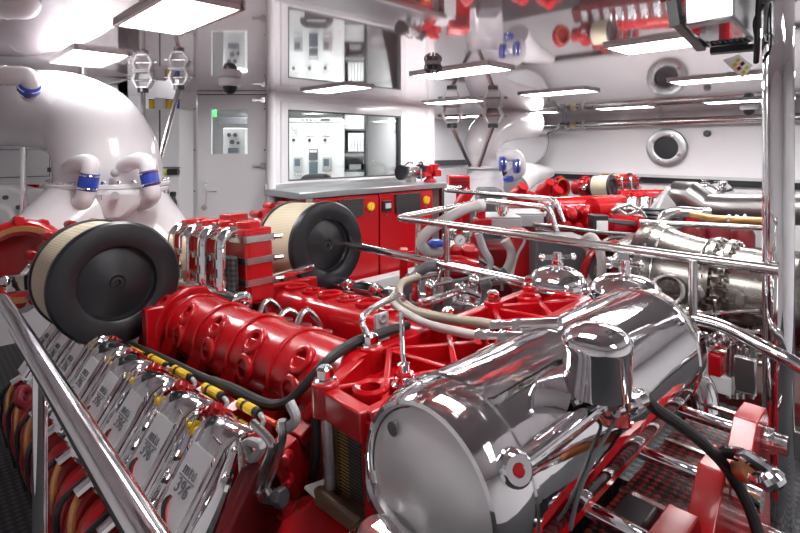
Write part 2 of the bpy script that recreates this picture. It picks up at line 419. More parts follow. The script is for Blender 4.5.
for X, ys, wx, wy in rows:
    for Y in ys:
        lt = thing('ceiling_lamp', 'flat white ceiling lamp ' + where[(X, Y)], 'lamp', (X, Y, CEIL - .02), group='flat ceiling lamps')
        m = MB()
        for sx in (-1, 1): m.box((X + sx * wx / 2, Y, CEIL - .010), (.022, wy + .022, .020))
        for sy in (-1, 1): m.box((X, Y + sy * wy / 2, CEIL - .010), (wx, .022, .020))
        m.build('lamp_frame', 'frame', lt)
        MB().box((X, Y, CEIL - .012), (wx - .02, wy - .02, .010)).build('diffuser', {.9: 'lampn' if Y > 3 else 'lamp', 3.2: 'lampw' if Y > 4 else 'lampb', 5.17: 'lampc', 7.8: 'lampd'}[X], lt)
# ================================================================ near diesel engine
ZP = 1.03
RM = Matrix.Translation(V((1.1, .8795, -1.497))) @ Matrix.Rotation(math.radians(-4.2), 4, 'X')
eng = thing('diesel_engine', 'large red vee diesel engine with chrome covers and round black air filters, nearest the viewer', 'engine', None, RM, 'red diesel engines')
def E(x, y, z): return V((x, y, z + ZP))
def L(p): return RM.inverted() @ V(p)          # world point to engine space
def part(mb, name, m, parent=None, **k): return mb.build(name, m, parent or eng, True, **k)

# crankcase, bank flanks, sump
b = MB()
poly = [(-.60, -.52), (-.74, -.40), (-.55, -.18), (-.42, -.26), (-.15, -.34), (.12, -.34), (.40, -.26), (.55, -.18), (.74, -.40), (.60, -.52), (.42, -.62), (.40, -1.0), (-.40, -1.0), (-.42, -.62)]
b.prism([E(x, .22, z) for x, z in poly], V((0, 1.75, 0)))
part(b, 'crankcase', 'darkred', bevel=.015)  # darker red puts the shade of the recess into the casting colour
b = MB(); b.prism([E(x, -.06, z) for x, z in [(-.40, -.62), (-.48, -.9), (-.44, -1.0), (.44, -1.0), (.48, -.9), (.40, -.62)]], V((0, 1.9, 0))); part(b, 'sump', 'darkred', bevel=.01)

# rocker covers, one for each cylinder of both banks
PITCH = .22
def cover(sx, k):
    y0 = .155 + k * PITCH
    T = E(-.615 * sx, y0, -.160)
    dn = V((-.58 * sx, 0, -.815)); nr = V((-.815 * sx, 0, .58)); yy = V((0, 1, 0))
    def P(l, h, y): return T + dn * l + nr * h + yy * y
    prof = [(-.074, -.07), (-.074, -.022), (-.068, -.004), (-.050, 0.006), (.050, .006), (.068, -.004), (.074, -.022), (.074, -.07)]
    rows = []
    for l, dh, sc_ in ((-.055, -.055, .90), (-.05, -.03, .92), (-.038, -.012, .95), (-.018, -.002, .98), (0.0, 0, 1), (.2, 0, 1), (.235, 0, .98), (.25, -.012, .95)):
        rows.append([P(l, min(max(h + dh, -.07), .01), y * sc_) for y, h in prof])
    o = part(MB().loft(rows), 'rocker_cover', 'chrome', bevel=.004, label='chrome rocker cover with raised lettering')
    # recessed white-lit face plate, raised border, lettering and swoosh
    b = MB(); b.loft([[P(.022, .0055, -.051), P(.022, .0055, .051), P(.022, .0095, .049), P(.022, .0095, -.049)], [P(.225, .0055, -.05), P(.225, .0055, .05), P(.225, .0095, .047), P(.225, .0095, -.047)]])
    part(b, 'face_plate', 'plate', o)
    for s in (-1, 1):
        b = MB(); b.tube([P(-.03, -.012, s * .061), P(.0, .003, s * .059), P(.23, .003, s * .058)], .009, 8); part(b, 'edge_bead', 'chrome', o)
    b = MB()
    pts = []
    for i in range(9):
        t = i / 8; pts.append((.122 + t * .075, .028 - .03 * t + .016 * math.sin(t * PI * 2), .011 * math.sin(PI * min(1, t * .96 + .04)) + .0008))
    up = [P(l, .0105, y - wd) for l, y, wd in pts]; lo = [P(l, .0105, y + wd) for l, y, wd in reversed(pts)]
    b.prism(up + lo, nr * .001); part(b, 'swoosh', 'black', o)
    b = MB(); b.tube([P(l, .0108, y - wd - .004) for l, y, wd in pts], .0016, 5); part(b, 'swoosh_line', 'red', o)
    if sx > 0 or k < 3:
        for txt, l0, size in (('mtu', .078, .036), ('396', .112, .038)):
            cu = bpy.data.curves.new('lettering', 'FONT'); cu.body = txt; cu.size = size; cu.extrude = .001; cu.align_x = 'CENTER'; cu.space_character = 1.1
            to = bpy.data.objects.new('lettering', cu); COL.objects.link(to)
            dg = bpy.context.evaluated_depsgraph_get(); me = bpy.data.meshes.new_from_object(to.evaluated_get(dg))
            bpy.data.objects.remove(to)
            xd = V((0, -1, 0)) * sx
            mx = Matrix((xd, -dn, nr)).transposed().to_4x4(); mx.translation = P(l0, .0108, 0)
            me.transform(mx); me.materials.clear(); me.materials.append(M['engrave'])
            lo_ = bpy.data.objects.new('lettering', me); COL.objects.link(lo_); lo_.parent = o; WM[lo_] = RM
        b = MB(); b.box(P(.083, .0105, 0), (.002, .075, .002), Matrix((dn, yy, nr)).transposed()); part(b, 'lettering_rule', 'engrave', o)
    # cylinder head beneath it
    b = MB(); b.box(T + dn * .15 - nr * .13, (.30, .205, .13), Matrix((dn, yy, nr)).transposed())
    b.box(T + dn * .12 - nr * .075, (.22, .19, .03), Matrix((dn, yy, nr)).transposed())
    h = part(b, 'cylinder_head', 'cast' if k else 'darkred', bevel=.01)  # first head gets a darker red, its shade put into the paint
    for l in (-.045, .27):
        for sy in (-1, 1): part(MB().hexn(P(l, -.066, sy * .085), nr, .014, .022), 'head_bolt', 'cast', h)
    # yellow plugs and chrome pipe in the gap towards the next cover
    b = MB(); b.tube([P(-.02, -.03, .105), P(.05, -.045, .108), P(.14, -.05, .104), P(.23, -.06, .105)], .011, 8, 3); part(b, 'oil_pipe', 'chrome', h)
    if sx > 0:
        b = MB(); b.box(P(.012, -.045, .108), (.035, .03, .03), Matrix((dn, yy, nr)).transposed()); b.cyl(P(.012, -.03, .108), P(.012, -.012, .108), .009, n=8); part(b, 'sensor_plug', 'yellow', h, bevel=.004)
        b = MB()
        for l in (.08, .13, .19): b.hexn(P(l, -.055, .108), nr, .013, .03)
        part(b, 'cap_nut', 'ripple', h)
        # ribs, copper pipe and black hose below the covers
        b = MB()
        for off in (-.05, .05):
            b.tube([P(.25, -.07, off), P(.31, -.055, off), P(.40, -.09, off - .01), P(.50, -.20, off - .02)], [.034, .042, .04, .034], 10, 4)
        part(b, 'exhaust_elbow', 'cast')
        b = MB(); b.tube([P(.24, -.015, .0), P(.262, .004, .0), P(.31, .0, -.012), P(.36, -.03, -.02), P(.40, -.07, -.012), P(.42, -.12, -.01)], .010, 9, 4); part(b, 'fuel_pipe', 'bronze')
        b = MB(); b.tube([P(.255, -.03, .09), P(.33, .0, .085), P(.41, -.05, .075), P(.5, -.14, .07)], .009, 8, 4); part(b, 'leak_hose', 'rubber')
        b = MB(); b.cyl(P(.235, -.01, 0), P(.275, .012, 0), .017, n=10); part(b, 'pipe_union', 'chrome')
    return o
for k in range(8): cover(1, k)
for k in range(8): cover(-1, k)

# intake manifolds lying in the vee
def manifold(xc, zc, r, y0, y1, nm, flat):
    b = MB(); n = 28; rows = []
    ys = [y0, y0 + .02] + [y0 + .02 + (y1 - y0 - .02) * i / 24 for i in range(1, 25)]
    for i, y in enumerate(ys):
        rr = r * (1.0 if (i // 4) % 2 else .985)
        row = []
        for j in range(n):
            a = 2 * PI * j / n
            x, z = math.cos(a), math.sin(a)
            if flat: x, z = math.copysign(abs(x) ** .6, x), math.copysign(abs(z) ** .6, z)
            row.append(E(xc + x * rr, y, zc + z * rr * .98))
        rows.append(row)
    b.loft(rows)
    return part(b, nm, 'red', label='long red intake manifold in the vee')
ml = manifold(-.285, -.145, .118, -.0, 1.22, 'intake_manifold', False)
for i in range(5):
    y = .17 + i * .245
    b = MB()
    for a0 in (135, 172):
        a = math.radians(a0); d = V((math.cos(a), 0, math.sin(a))); c = E(-.285, y, -.145) + d * .112
        b.lathe(c, d, [(.041, -.01), (.041, .014), (.034, .018), (.024, .018), (.022, -.004), (0, -.004)], 20)
    dm = V((math.cos(math.radians(153)), 0, math.sin(math.radians(153))))
    b.box(E(-.285, y, -.145) + dm * .110, (.02, .075, .085), Matrix((dm, V((0, 1, 0)), dm.cross(V((0, 1, 0))))).transposed())
    o = part(b, 'port_boss', 'red', ml, bevel=.004)
    b = MB()
    b.box(E(-.402, y + .10, -.20), (.03, .085, .20), Matrix.Rotation(math.radians(18), 3, 'Y')); b.box(E(-.455, y + .10, -.29), (.02, .03, .09)); part(b, 'support_strap', 'red', ml, bevel=.005)
    b = MB(); b.torus(E(-.285, y + .115, -.145), (0, 1, 0), .119, .006, 36, 8); part(b, 'joint_bead', 'red', ml)
b = MB(); b.cyl(E(-.285, 1.06, -.145), E(-.285, 1.10, -.145), .145, n=32); b.box(E(-.36, 1.09, -.18), (.20, .05, .26)); part(b, 'manifold_flange', 'red', ml, bevel=.006)
mr_ = manifold(.215, -.205, .112, -.0, 1.22, 'intake_manifold', True)
for i in range(9):
    y = .06 + i * .128; b = MB(); c = E(.20, y, -.205 + .109)
    if i % 2: b.lathe(c, UP, [(.05, -.01), (.05, .008), (.034, .008), (.034, .002), (0, .002)], 20); b.hexn(c + V((-.012, .01, .002)), UP, .014, .014); b.hexn(c + V((.012, -.01, .002)), UP, .014, .014)
    else: b.lathe(c, UP, [(.056, -.01), (.056, .01), (.046, .014), (.04, .01), (.038, -.012), (0, -.012)], 22)
    part(b, 'port_boss', 'red', mr_)
b = MB(); b.box(E(.215, 1.16, -.21), (.27, .05, .27)); part(b, 'manifold_flange', 'red', mr_, bevel=.008)
# valley clutter: pipes and small cylinders between manifolds
for i in range(6):
    y = .55 + i * .13; b = MB(); b.tube([E(-.17, y, -.16), E(-.10, y + .02, -.06 - .02 * (i % 2)), E(-.03, y + .03, -.12), E(.0, y + .04, -.25)], .011, 8, 4); part(b, 'valley_pipe', 'steel')
    b = MB(); b.cyl(E(-.03, y, -.34), E(-.03, y, -.17), .04, n=14); b.cyl(E(-.03, y, -.17), E(-.03, y, -.14), .03, n=14); part(b, 'injection_pump', 'darkred', bevel=.004)
# lifting eye
b = MB(); b.box(E(-.10, .16, -.04), (.05, .012, .08)); b.torus(E(-.10, .153, -.015), (0, 1, 0), .012, .005, 14, 6); part(b, 'lifting_eye', 'grey', bevel=.004)

# wiring along the left bank: black loom, orange lead, yellow-tagged connectors
def pe(px, py, X): return L(pixX(px, py, X))
b = MB(); b.tube([pe(126, 342, .62), pe(150, 352, .62), pe(175, 364, .62), pe(205, 378, .62), pe(232, 388, .62), pe(262, 403, .64), pe(285, 403, .66), pe(306, 384, .69), pe(326, 362, .72), pe(350, 345, .80), pe(380, 334, .90), pe(408, 325, 1.0)], [.010, .012, .011, .014, .012, .012, .014, .012], 10, 5); part(b, 'wiring_loom', 'rubber')
b = MB(); b.tube([pe(128, 349, .61), pe(160, 365, .61), pe(200, 384, .61), pe(240, 405, .61), pe(276, 424, .61)], .006, 8, 4); part(b, 'sensor_lead', 'orange')
for px, py in ((157, 361), (181, 372.5), (212, 391), (247, 407), (134, 351), (115, 344)):
    p, q = pe(px - 6, py - 3.2, .595), pe(px + 8, py + 4.4, .595); d = (q - p).normalized()
    o = part(MB().cyl(p - d * .006, q, .0125, n=10), 'injector_connector', 'yellow')
    part(MB().cyl(q, q + d * .022, .011, n=10), 'plug_end', 'black', o)
    part(MB().tube([q + d * .022, q + d * .04 + V((0, 0, -.012)), q + d * .03 + V((-.02, 0, -.05))], .006, 7, 3), 'lead', 'grey', o)
    part(MB().cyl(p + d * .018, p + d * .03, .0132, n=10), 'tag_print', 'black', o)
    b = MB(); c = p + V((.01, .02, -.055)); b.lathe(c, V((-.3, 0, 1)), [(0, 0), (.036, 0), (.036, .03), (.024, .036), (.022, .05), (0, .05)], 14); part(b, 'injector', 'cast')

# front structure: ribbed red girder over the charge-air cooler
def G(x, y, z): return E(x, y, z - .032 * (.44 - x) / .9)
X0, X1, Y0, Y1 = -.425, .44, -.21, 0.0
b = MB(); t = .022; dep = .07; TP = -.012
def wallb(a, c, th=t, z0=-dep, z1=TP): b.bar(G(*a, (z0 + z1) / 2), G(*c, (z0 + z1) / 2), th, z1 - z0)
CA, CB, CC = (-.455, -.055), (-.275, .028), (-.47, Y0)
wallb(CA, CB, .032); wallb(CA, CC, .035); wallb((X1, Y0), (X1, Y1), .035); wallb(CB, (X1, Y1), .03); wallb(CC, (X1, Y0), .03)
n = 4; w_ = (X1 - X0) / n
for i in range(n):
    xa, xb = X0 + i * w_, X0 + (i + 1) * w_
    if i: wallb((xa, Y0), (xa, Y1), .016, -dep, TP - .008)
    wallb((xa, Y0), (xb, Y1 + (.01 if not i else 0)), .016, -dep, TP - .003); wallb((xa, Y1) if i else CA, (xb, Y0), .016, -dep, TP - .003)
b.prism([G(x, y, -dep) for x, y in (CA, CB, (X1, Y1), (X1, Y0), CC)], V((0, 0, .012)))
BL = [CA, (-.26, .02)] + [(X0 + w_ * i, Y1 - .005) for i in range(2, 5)]
for x, y in BL: b.cyl(G(x, y, -dep), G(x, y, .0), .03, n=18)
gd = part(b, 'cooler_frame', 'red', bevel=.004, label='glossy red ribbed frame with triangular pockets')
for x, y in BL:
    b = MB(); b.lathe(G(x, y, 0), UP, [(0, 0), (.024, 0), (.024, .006), (.019, .008), (.019, .026), (.013, .031), (0, .031)], 8); part(b, 'frame_bolt', 'ripple', gd)
for x, y in ((-.405, -.145), (X1 - .10, Y1 - .06), (X0 + w_ * 1.9, Y1 - .10)):
    b = MB(); b.lathe(G(x, y, -.06), UP, [(.038, 0), (.038, .052), (.032, .058), (.022, .054), (.02, .005), (0, .005)], 22); part(b, 'ring_boss', 'red', gd)
b = MB(); c = G(-.345, -.185, -.03); b.lathe(c, UP, [(0, 0), (.026, 0), (.028, .02), (.022, .024), (.022, .036), (.014, .04), (.014, .06), (.006, .064), (.005, .17), (0, .17)], 14); part(b, 'dipstick', 'ripple', gd)
b = MB(); b.hexn(c + V((0, 0, .026)), UP, .022, .018); part(b, 'dipstick_nut', 'red', gd)
b = MB(); b.tube([G(-.26, .03, .02), G(-.265, .045, .06), G(-.22, .06, .075), G(-.13, .05, .09), G(-.10, .06, .07)], .008, 8, 4); part(b, 'vent_pipe', 'steel', gd)
# cooler core below the frame, seen at its left end
for nm, m, ya, yb in (('core_fins', 'fins', -.105, -.075), ('core_fins', 'finsblack', -.145, -.107), ('core_fins', 'finsred', -.185, -.147)):
    part(MB().box(E(-.02, (ya + yb) / 2, -.185), (.84, yb - ya, .19)), nm, m)
b = MB(); b.cyl(E(-.45, -.06, -.285), E(-.45, -.06, -.09), .02, n=16); part(b, 'corner_post', 'steel')
b = MB(); b.box(E(-.45, -.21, -.17), (.05, .03, .22)); part(b, 'corner_bar', 'red', bevel=.004)
b = MB(); b.box(E(-.36, -.125, -.272), (.22, .19, .022)); b.box(E(-.47, -.125, -.268), (.025, .19, .036)); part(b, 'core_flange', 'brown', bevel=.008)
# sloping red casing under the core
b = MB(); b.prism([L(pixX(*q)) for q in ((300, 489, .60), (345, 476, .70), (394, 520, .74), (392, 575, .66), (262, 575, .50), (276, 515, .56))], V((0, 0, -.3)))
part(b, 'front_casing', 'red', bevel=.03, rnd=3)
b = MB(); b.prism([L(pixX(*q)) + V((0, 0, .004)) for q in ((303, 487, .605), (343, 473, .70), (385, 506, .735), (352, 492, .70), (318, 500, .62))], V((0, 0, -.010)))
part(b, 'casing_rim', 'lightgrey', bevel=.006)
# injection pump block with pipes between cover and core
b = MB(); c = L(pixX(294, 466, .63))
R_ = Matrix.Rotation(math.radians(-25), 3, 'Y')
b.box(c, (.05, .055, .14), R_); b.box(c + V((.03, 0, .075)), (.058, .065, .025), R_); b.box(c + V((-.02, .0, -.08)), (.06, .05, .025), R_); b.box(c + V((-.04, -.03, 0)), (.02, .03, .10), R_)
for dz in (-.05, 0, .05): b.cyl(c + V((-.03, -.03, dz)), c + V((-.055, -.055, dz)), .012, n=10)
o = part(b, 'fuel_pump', 'cast', bevel=.006)
b = MB(); b.cyl(c + V((.045, .01, .09)), pe(317, 404, .66), .014, n=12); part(b, 'pump_rod', 'red', o)
b = MB(); b.cyl(c + V((-.07, -.02, -.115)), c + V((.01, -.03, -.105)), .028, n=16); b.torus(c + V((-.03, -.02, -.11)), (1, 0, 0), .026, .006, 16, 6); part(b, 'pump_inlet', 'cast', o)
for i, (m, path) in enumerate((('steel', [(253, 423), (268, 438), (272, 448), (264, 470), (258, 490), (262, 497)]), ('grey', [(246, 440), (261, 445), (257, 455), (247, 465), (246, 480), (256, 490)]), ('steel', [(282, 420), (282, 440), (275, 465), (268, 485), (272, 495)]), ('steel', [(268, 492), (262, 510), (256, 528), (250, 545)]), ('grey', [(290, 403), (296, 418), (288, 428), (280, 428)]))):
    b = MB(); b.tube([pe(x, y, .535 + .008 * i) for x, y in path], .009 if m == 'steel' else .0105, 9, 5); part(b, 'injection_pipe', m)
part(MB().tube([pe(236, 452, .49), pe(222, 492, .455), pe(202, 535, .42)], [.006, .014, .024], 10, 4), 'chrome_stay', 'chrome')
b = MB(); p = pe(258, 494, .55); q = pe(278, 497, .56); b.cyl(p, q, .015, n=12); b.hexn(q, q - p, .02, .02); b.hexn(p, p - q, .017, .02); part(b, 'pipe_coupling', 'darkgrey')
b = MB(); b.tube([pe(318, 396, .69), pe(316, 425, .67), pe(316, 455, .66), pe(312, 480, .66), pe(318, 462, .68)], .011, 9, 4); part(b, 'coolant_hose', 'rubber')

# large polished heat-exchanger cylinder across the front
HYC, HZC, HR = .563, -.554, .160
CX0, CX1 = .585, 1.585
b = MB(); Lc = CX1 - CX0
b.lathe((CX0, HYC, HZC), (1, 0, 0), [(.128, .03), (.130, .018), (.136, .010), (.143, .012), (.150, .024), (.157, .05), (HR, .078), (HR, .088), (HR + .003, .091), (HR + .003, .099), (HR, .102), (HR, Lc - .14), (HR + .003, Lc - .137), (HR + .003, Lc - .13), (HR, Lc - .127), (HR - .006, Lc - .06), (HR - .03, Lc - .02), (.07, Lc), (0, Lc + .004)], 72)
hx = b.build('heat_exchanger', 'ripple', eng, label='large mirror-polished cylinder lying across the engine front')
b = MB()   # pressed ridges on the end cap
for oy, r_ in ((.0, .131),): b.torus((CX0 + .022, HYC, HZC), (1, 0, 0), r_, .005, 48, 8)
b.build('end_ring', 'chrome', hx)
b = MB(); b.lathe((CX0, HYC, HZC), (1, 0, 0), [(0, -.012), (.04, -.010), (.08, -.002), (.11, .008), (.129, .022), (.129, .03)], 64); b.build('end_cap', 'capm', hx)
b = MB(); b.cyl((CX0 + .025, HYC + .06, HZC + .085), (CX0 - .001, HYC + .06, HZC + .085), .012, n=16); b.build('end_plug', 'steel', hx)
# drain rail along the shell with its boss
ang = math.radians(200)
def hp(X, a, k=0.): return V((X, HYC + math.cos(a) * (HR + k), HZC + math.sin(a) * (HR + k)))
a1 = math.radians(149); BX = .645
b = MB(); b.tube([hp(BX, a1, .004), hp(BX + .04, a1, .010), hp(.90, a1, .010), hp(.94, a1, .0)], .017, 14); b.build('shell_pipe', 'chrome', hx)
b = MB(); b.lathe(hp(BX, a1, .0), V((-.45, -.75, .35)), [(0, -.01), (.027, -.01), (.025, .012), (.02, .018), (.010, .018), (.010, .012), (0, .012)], 22); b.build('shell_boss', 'chrome', hx)
b = MB(); b.cyl(hp(BX, a1, .0) + V((-.45, -.75, .35)).normalized() * .01, hp(BX, a1, .0) + V((-.45, -.75, .35)).normalized() * .019, .009, n=12); b.build('boss_plug', 'red', hx)
# neck rising from the shell, with its slanted web
c = pixY(597, 341, .425)
b = MB(); b.lathe(c - V((0, 0, .17)), UP, [(.060, .08), (.060, .155), (.062, .16), (.062, .172), (.056, .184), (.038, .196), (.018, .201), (0, .202)], 40); nk = b.build('shell_neck', 'chrome', hx)
b = MB(); b.loft([[c + V((-.05, -.012, -.01)), c + V((-.01, .055, -.01)), c + V((.03, .05, -.01)), c + V((-.02, -.055, -.01))], [c + V((.0, .0, -.16)), c + V((.0, .08, -.12)), c + V((.06, .07, -.12)), c + V((.05, -.05, -.17))]]); b.build('neck_web', 'chrome', nk, bevel=.01)
p = pixY(632, 403, .38)
b = MB(); b.cyl(p + V((-.05, .01, .0)), p + V((.03, -.01, .0)), .012, n=12); b.hexn(p + V((-.01, 0, 0)), V((1, -.2, 0)), .018, .02); b.hexn(p + V((.03, 0, 0)), V((1, -.2, 0)), .016, .02); b.cyl(p + V((-.03, .0, .0)), p + V((-.03, .0, .045)), .010, n=10); b.build('hose_fitting', 'ripple', hx)
b = MB(); b.tube([p + V((.04, -.01, 0)), pixY(655, 408, .37), pixY(680, 425, .34), pixY(705, 445, .31), pixY(728, 470, .28), pixY(748, 505, .25), pixY(760, 540, .23)], .0115, 10, 5); b.build('drain_hose', 'rubber', hx)
b = MB(); b.tube([p + V((-.05, .01, 0)), pixY(612, 425, .40), pixY(598, 450, .40), pixY(580, 490, .40), pixY(570, 530, .4)], .0035, 8, 4); b.build('drain_pipe', 'darkgrey', hx)
# right end: elbow outlet below, small chrome outlet at bottom left
b = MB(); b.tube([pixX(672, 372, 1.70), pixX(695, 385, 1.72), pixX(702, 408, 1.70), pixX(700, 425, 1.68)], [.055, .052, .045, .045], 20, 5); b.build('outlet_elbow', 'chrome', hx)
b = MB(); q = pixX(699, 408, 1.69); b.cyl(q, q + V((0, 0, -.03)), .053, n=20); b.build('outlet_band', 'black', hx)
b = MB(); b.cyl(q + V((0, 0, -.03)), q + V((0, 0, -.16)), .045, n=20); b.build('outlet_pipe', 'cab', hx)
q = pixX(382, 528, .56)
b = MB(); b.lathe(q + V((0, 0, -.10)), V((-.25, -.2, 1)), [(.055, 0), (.058, .06), (.053, .10), (.034, .122), (0, .128)], 28); b.torus(q + V((-.012, -.01, -.03)), V((-.25, -.2, 1)), .058, .006, 28, 8); b.build('drain_elbow', 'ripple', hx)
b = MB(); b.tube([pixX(372, 455, .63), pixX(373, 490, .60), pixX(388, 520, .57), pixX(410, 545, .55)], .014, 10, 4); b.build('edge_pipe', 'chrome', hx)

# plate heat exchanger hanging below the cylinder
b = MB(); b.box((1.20, .405, -.96), (.74, .13, .42)); ph = b.build('plate_cooler', 'pack', eng, label='dark red finned plate pack between clamping frames')
TR = (.974, 1.247, 1.52)
b = MB(); pts = [(.70, -1.15), (.70, -.75)]
for x in TR: pts += [(x - .155, -.75), (x - .06, -.655), (x + .04, -.655), (x + .055, -.68), (x + .075, -.75)]
pts += [(1.60, -.75), (1.60, -1.15)]
b.prism([V((x, .285, z)) for x, z in pts], V((0, .05, 0))); b.build('clamp_frame', 'red', ph, bevel=.008)
b = MB(); b.bar((.80, .475, -.705), (1.62, .475, -.68), .022, .03); b.build('rear_rail', 'red', ph, bevel=.006)
for x in TR:
    b = MB(); b.cyl((x, .50, -.715), (x, .24, -.715), .015, n=14); b.build('tie_rod', 'ripple', ph)
    b = MB(); b.cyl((x, .283, -.715), (x, .262, -.715), .030, n=18); b.cyl((x, .262, -.715), (x, .235, -.715), .023, n=18); b.build('tie_nut', 'ripple', ph)
    b = MB(); b.bar((x + .15, .335, -.745), (x + .15, .47, -.745), .014, .008); b.build('guide_strip', 'steel', ph)
for x in (1.1, 1.45):
    b = MB(); b.cyl((x, .28, -.90), (x, .06, -.90), .016, n=12); b.build('tie_rod', 'ripple', ph)
b = MB(); b.box((1.02, .40, -.73), (.09, .06, .05)); b.build('terminal_box', 'black', ph, bevel=.006)
b = MB(); b.cyl(pixY(742, 470, .26), pixY(757, 472, .2), .022, n=14); b.build('pipe_union', 'bronze', ph)
b = MB(); b.tube(arc_path([pixY(722, 452, .3), pixY(745, 455, .22), pixY(778, 478, .15), pixY(768, 483, .16), pixY(745, 472, .24)], .03), .012, 10); b.build('handle_loop', 'chrome', ph)

# braided hoses reaching over to the cylinder
for i, path in enumerate(([(418, 277, 1.36), (402, 283, 1.22), (400, 297, 1.12), (415, 311, 1.06), (450, 319, 1.04), (480, 323, 1.03), (500, 327, 1.02)], [(396, 291, 1.2), (394, 303, 1.10), (420, 321, 1.02), (455, 331, .99), (485, 337, .97)])):
    b = MB(); b.tube([pixX(x, y, X) for x, y, X in path], .0135 - .002 * i, 12, 5); o = b.build('braided_hose', ('braid', 'hose')[i], eng)
    x, y, X = path[-1]; a, q = pixX(x, y, X), pixX(x + 52, y - 2 + 5 * i, X + .02); d = (q - a).normalized()
    b = MB(); b.hexn(a - d * .02, d, .017, .035); b.cyl(a, a + d * .04, .013, n=14); b.hexn(a + d * .04, d, .018, .022); b.cyl(a + d * .06, a + d * .15, .016, n=16); b.build('hose_end', 'ripple', o)
# dome-topped filters
for i, (px, py, X, r) in enumerate(((557.5, 270, 1.62, .098), (625, 278, 1.76, .115))):
    c = pixX(px, py, X)
    b = MB(); b.lathe(c - V((0, 0, .30)), UP, [(0, 0), (r, 0), (r, .24), (r * 1.02, .245), (r * 1.02, .255), (r * .97, .27), (r * .8, .293), (r * .5, .308), (r * .2, .313), (.02, .314), (.02, .335), (0, .335)], 40); o = b.build('filter_bowl', 'chrome', eng, label='dome-topped chrome filter bowl')
    b = MB(); b.torus(c - V((0, 0, .058)), UP, r * 1.01, .006, 36, 8); b.build('clamp_band', 'ripple', o)
    b = MB(); b.cyl(c + V((-.04, .03, .045)), c + V((.04, -.03, .045)), .008, n=10); b.sph(c + V((-.045, .034, .045)), .012, n=10, m=8); b.sph(c + V((.045, -.034, .045)), .012, n=10, m=8); b.cyl(c + V((0, 0, .03)), c + V((0, 0, .06)), .015, n=12); b.build('wing_screw', 'chrome', o)

# round air filters on the turbochargers
def airfilter(x, y, z, tilt):
    R0 = .23; d = V((tilt, 1, 0)).normalized(); c = E(x, y, z)
    b = MB(); b.lathe(c, d, [(.20, .0), (R0 - .006, .0), (R0 - .006, .33), (.12, .33)], 72); o = part(b, 'air_filter', 'mesh', label='round tan air filter element with a black end disc')
    b = MB(); b.lathe(c, d, [(0, .012), (.016, .012), (.018, .0), (.03, -.010), (.085, -.002), (.130, .008), (.136, .002), (.140, -.022), (.146, -.026), (.20, -.026), (R0 - .006, -.022), (R0 + .003, -.010), (R0 + .003, .010), (R0 - .01, .012)], 72)
    part(b, 'end_disc', 'black', o)
    b = MB(); b.lathe(c + d * .006, -d, [(0, .0), (.02, .0), (.022, .010), (.012, .012), (.010, .004), (0, .004)], 20); part(b, 'centre_boss', 'rubber', o)
    b = MB(); b.lathe(c + d * .33, d, [(R0 - .01, -.012), (R0 + .003, -.010), (R0 + .003, .012), (.10, .02), (.10, .05)], 72); part(b, 'rear_rim', 'black', o)
    # turbocharger behind
    tc = c + d * .36
    b = MB(); b.lathe(tc, d, [(.10, 0), (.12, .03), (.18, .06), (.205, .12), (.21, .18), (.18, .24), (.14, .27), (.14, .40), (0, .40)], 36)
    for q in range(14):
        a = 2 * PI * q / 14; u, w = frame_of(d); e = u * math.cos(a) + w * math.sin(a); b.cyl(tc + d * .10 + e * .215, tc + d * .20 + e * .215, .02, n=8)
    tb = part(b, 'turbocharger', 'cast', bevel=.004)
    return o
airfilter(-.515, 1.215, .042, 0); airfilter(.525, 1.29, .045, 0)
b = MB(); c = L(pix(20, 262, 2.5)); b.lathe(c, V((.3, 1, 0)), [(.13, 0), (.19, 0), (.205, .03), (.205, .07), (.12, .1), (0, .1)], 36)
for q in range(12):
    a = q * PI / 6; b.cyl(c + V((.2 * math.cos(a), 0, .2 * math.sin(a))), c + V((.2 * math.cos(a), .08, .2 * math.sin(a))), .026, n=8)
part(b, 'compressor_ring', 'red', bevel=.004)
b = MB(); b.lathe(c + V((0, -.03, -.01)), V((.3, 1, 0)), [(.16, 0), (.185, .0), (.185, .03), (.16, .03), (.16, 0)], 32); part(b, 'inlet_ring', 'bronze')
b = MB(); q = L(pix(20, 282, 2.1)); b.box(q, (.10, .08, .07)); b.cyl(q, q + V((.04, -.03, .06)), .022, n=10); b.cyl(q + V((-.04, 0, 0)), q + V((-.06, -.05, .02)), .02, n=10); part(b, 'actuator', 'ripple', bevel=.008)

# red fuel block with polished elbows in the vee behind the manifolds
bx = (-.14, -.02, .90, 1.58, -.08, .235)
b = MB(); x0, x1, y0, y1, z0, z1 = bx
n = 4; w_ = (y1 - y0) / n
for i in range(n):
    ya = y0 + i * w_; rows = []
    b.box(E((x0 + x1) / 2, ya + w_ / 2, (z0 + z1) / 2 - .01), (x1 - x0, w_ - .012, z1 - z0 - .02)); b.cyl(E((x0 + x1) / 2, ya + w_ / 2, z1 - .03), E((x0 + x1) / 2, ya + w_ / 2, z1 + .006), .05, n=18); b.hexn(E((x0 + x1) / 2 - .04, ya + w_ / 2 + .06, z1 - .02), UP, .016, .02); b.hexn(E((x0 + x1) / 2 + .04, ya + w_ / 2, z1 - .02), UP, .016, .02)
b.box(E((x0 + x1) / 2, (y0 + y1) / 2, (z0 + z1) / 2 - .01), (x1 - x0 - .03, y1 - y0, z1 - z0 - .04)); b.box(E(-.05, 1.18, z1 + .015), (.08, .12, .03))
fb = part(b, 'coolant_block', 'cab', bevel=.012, label='ribbed red block strapped with steel bands')
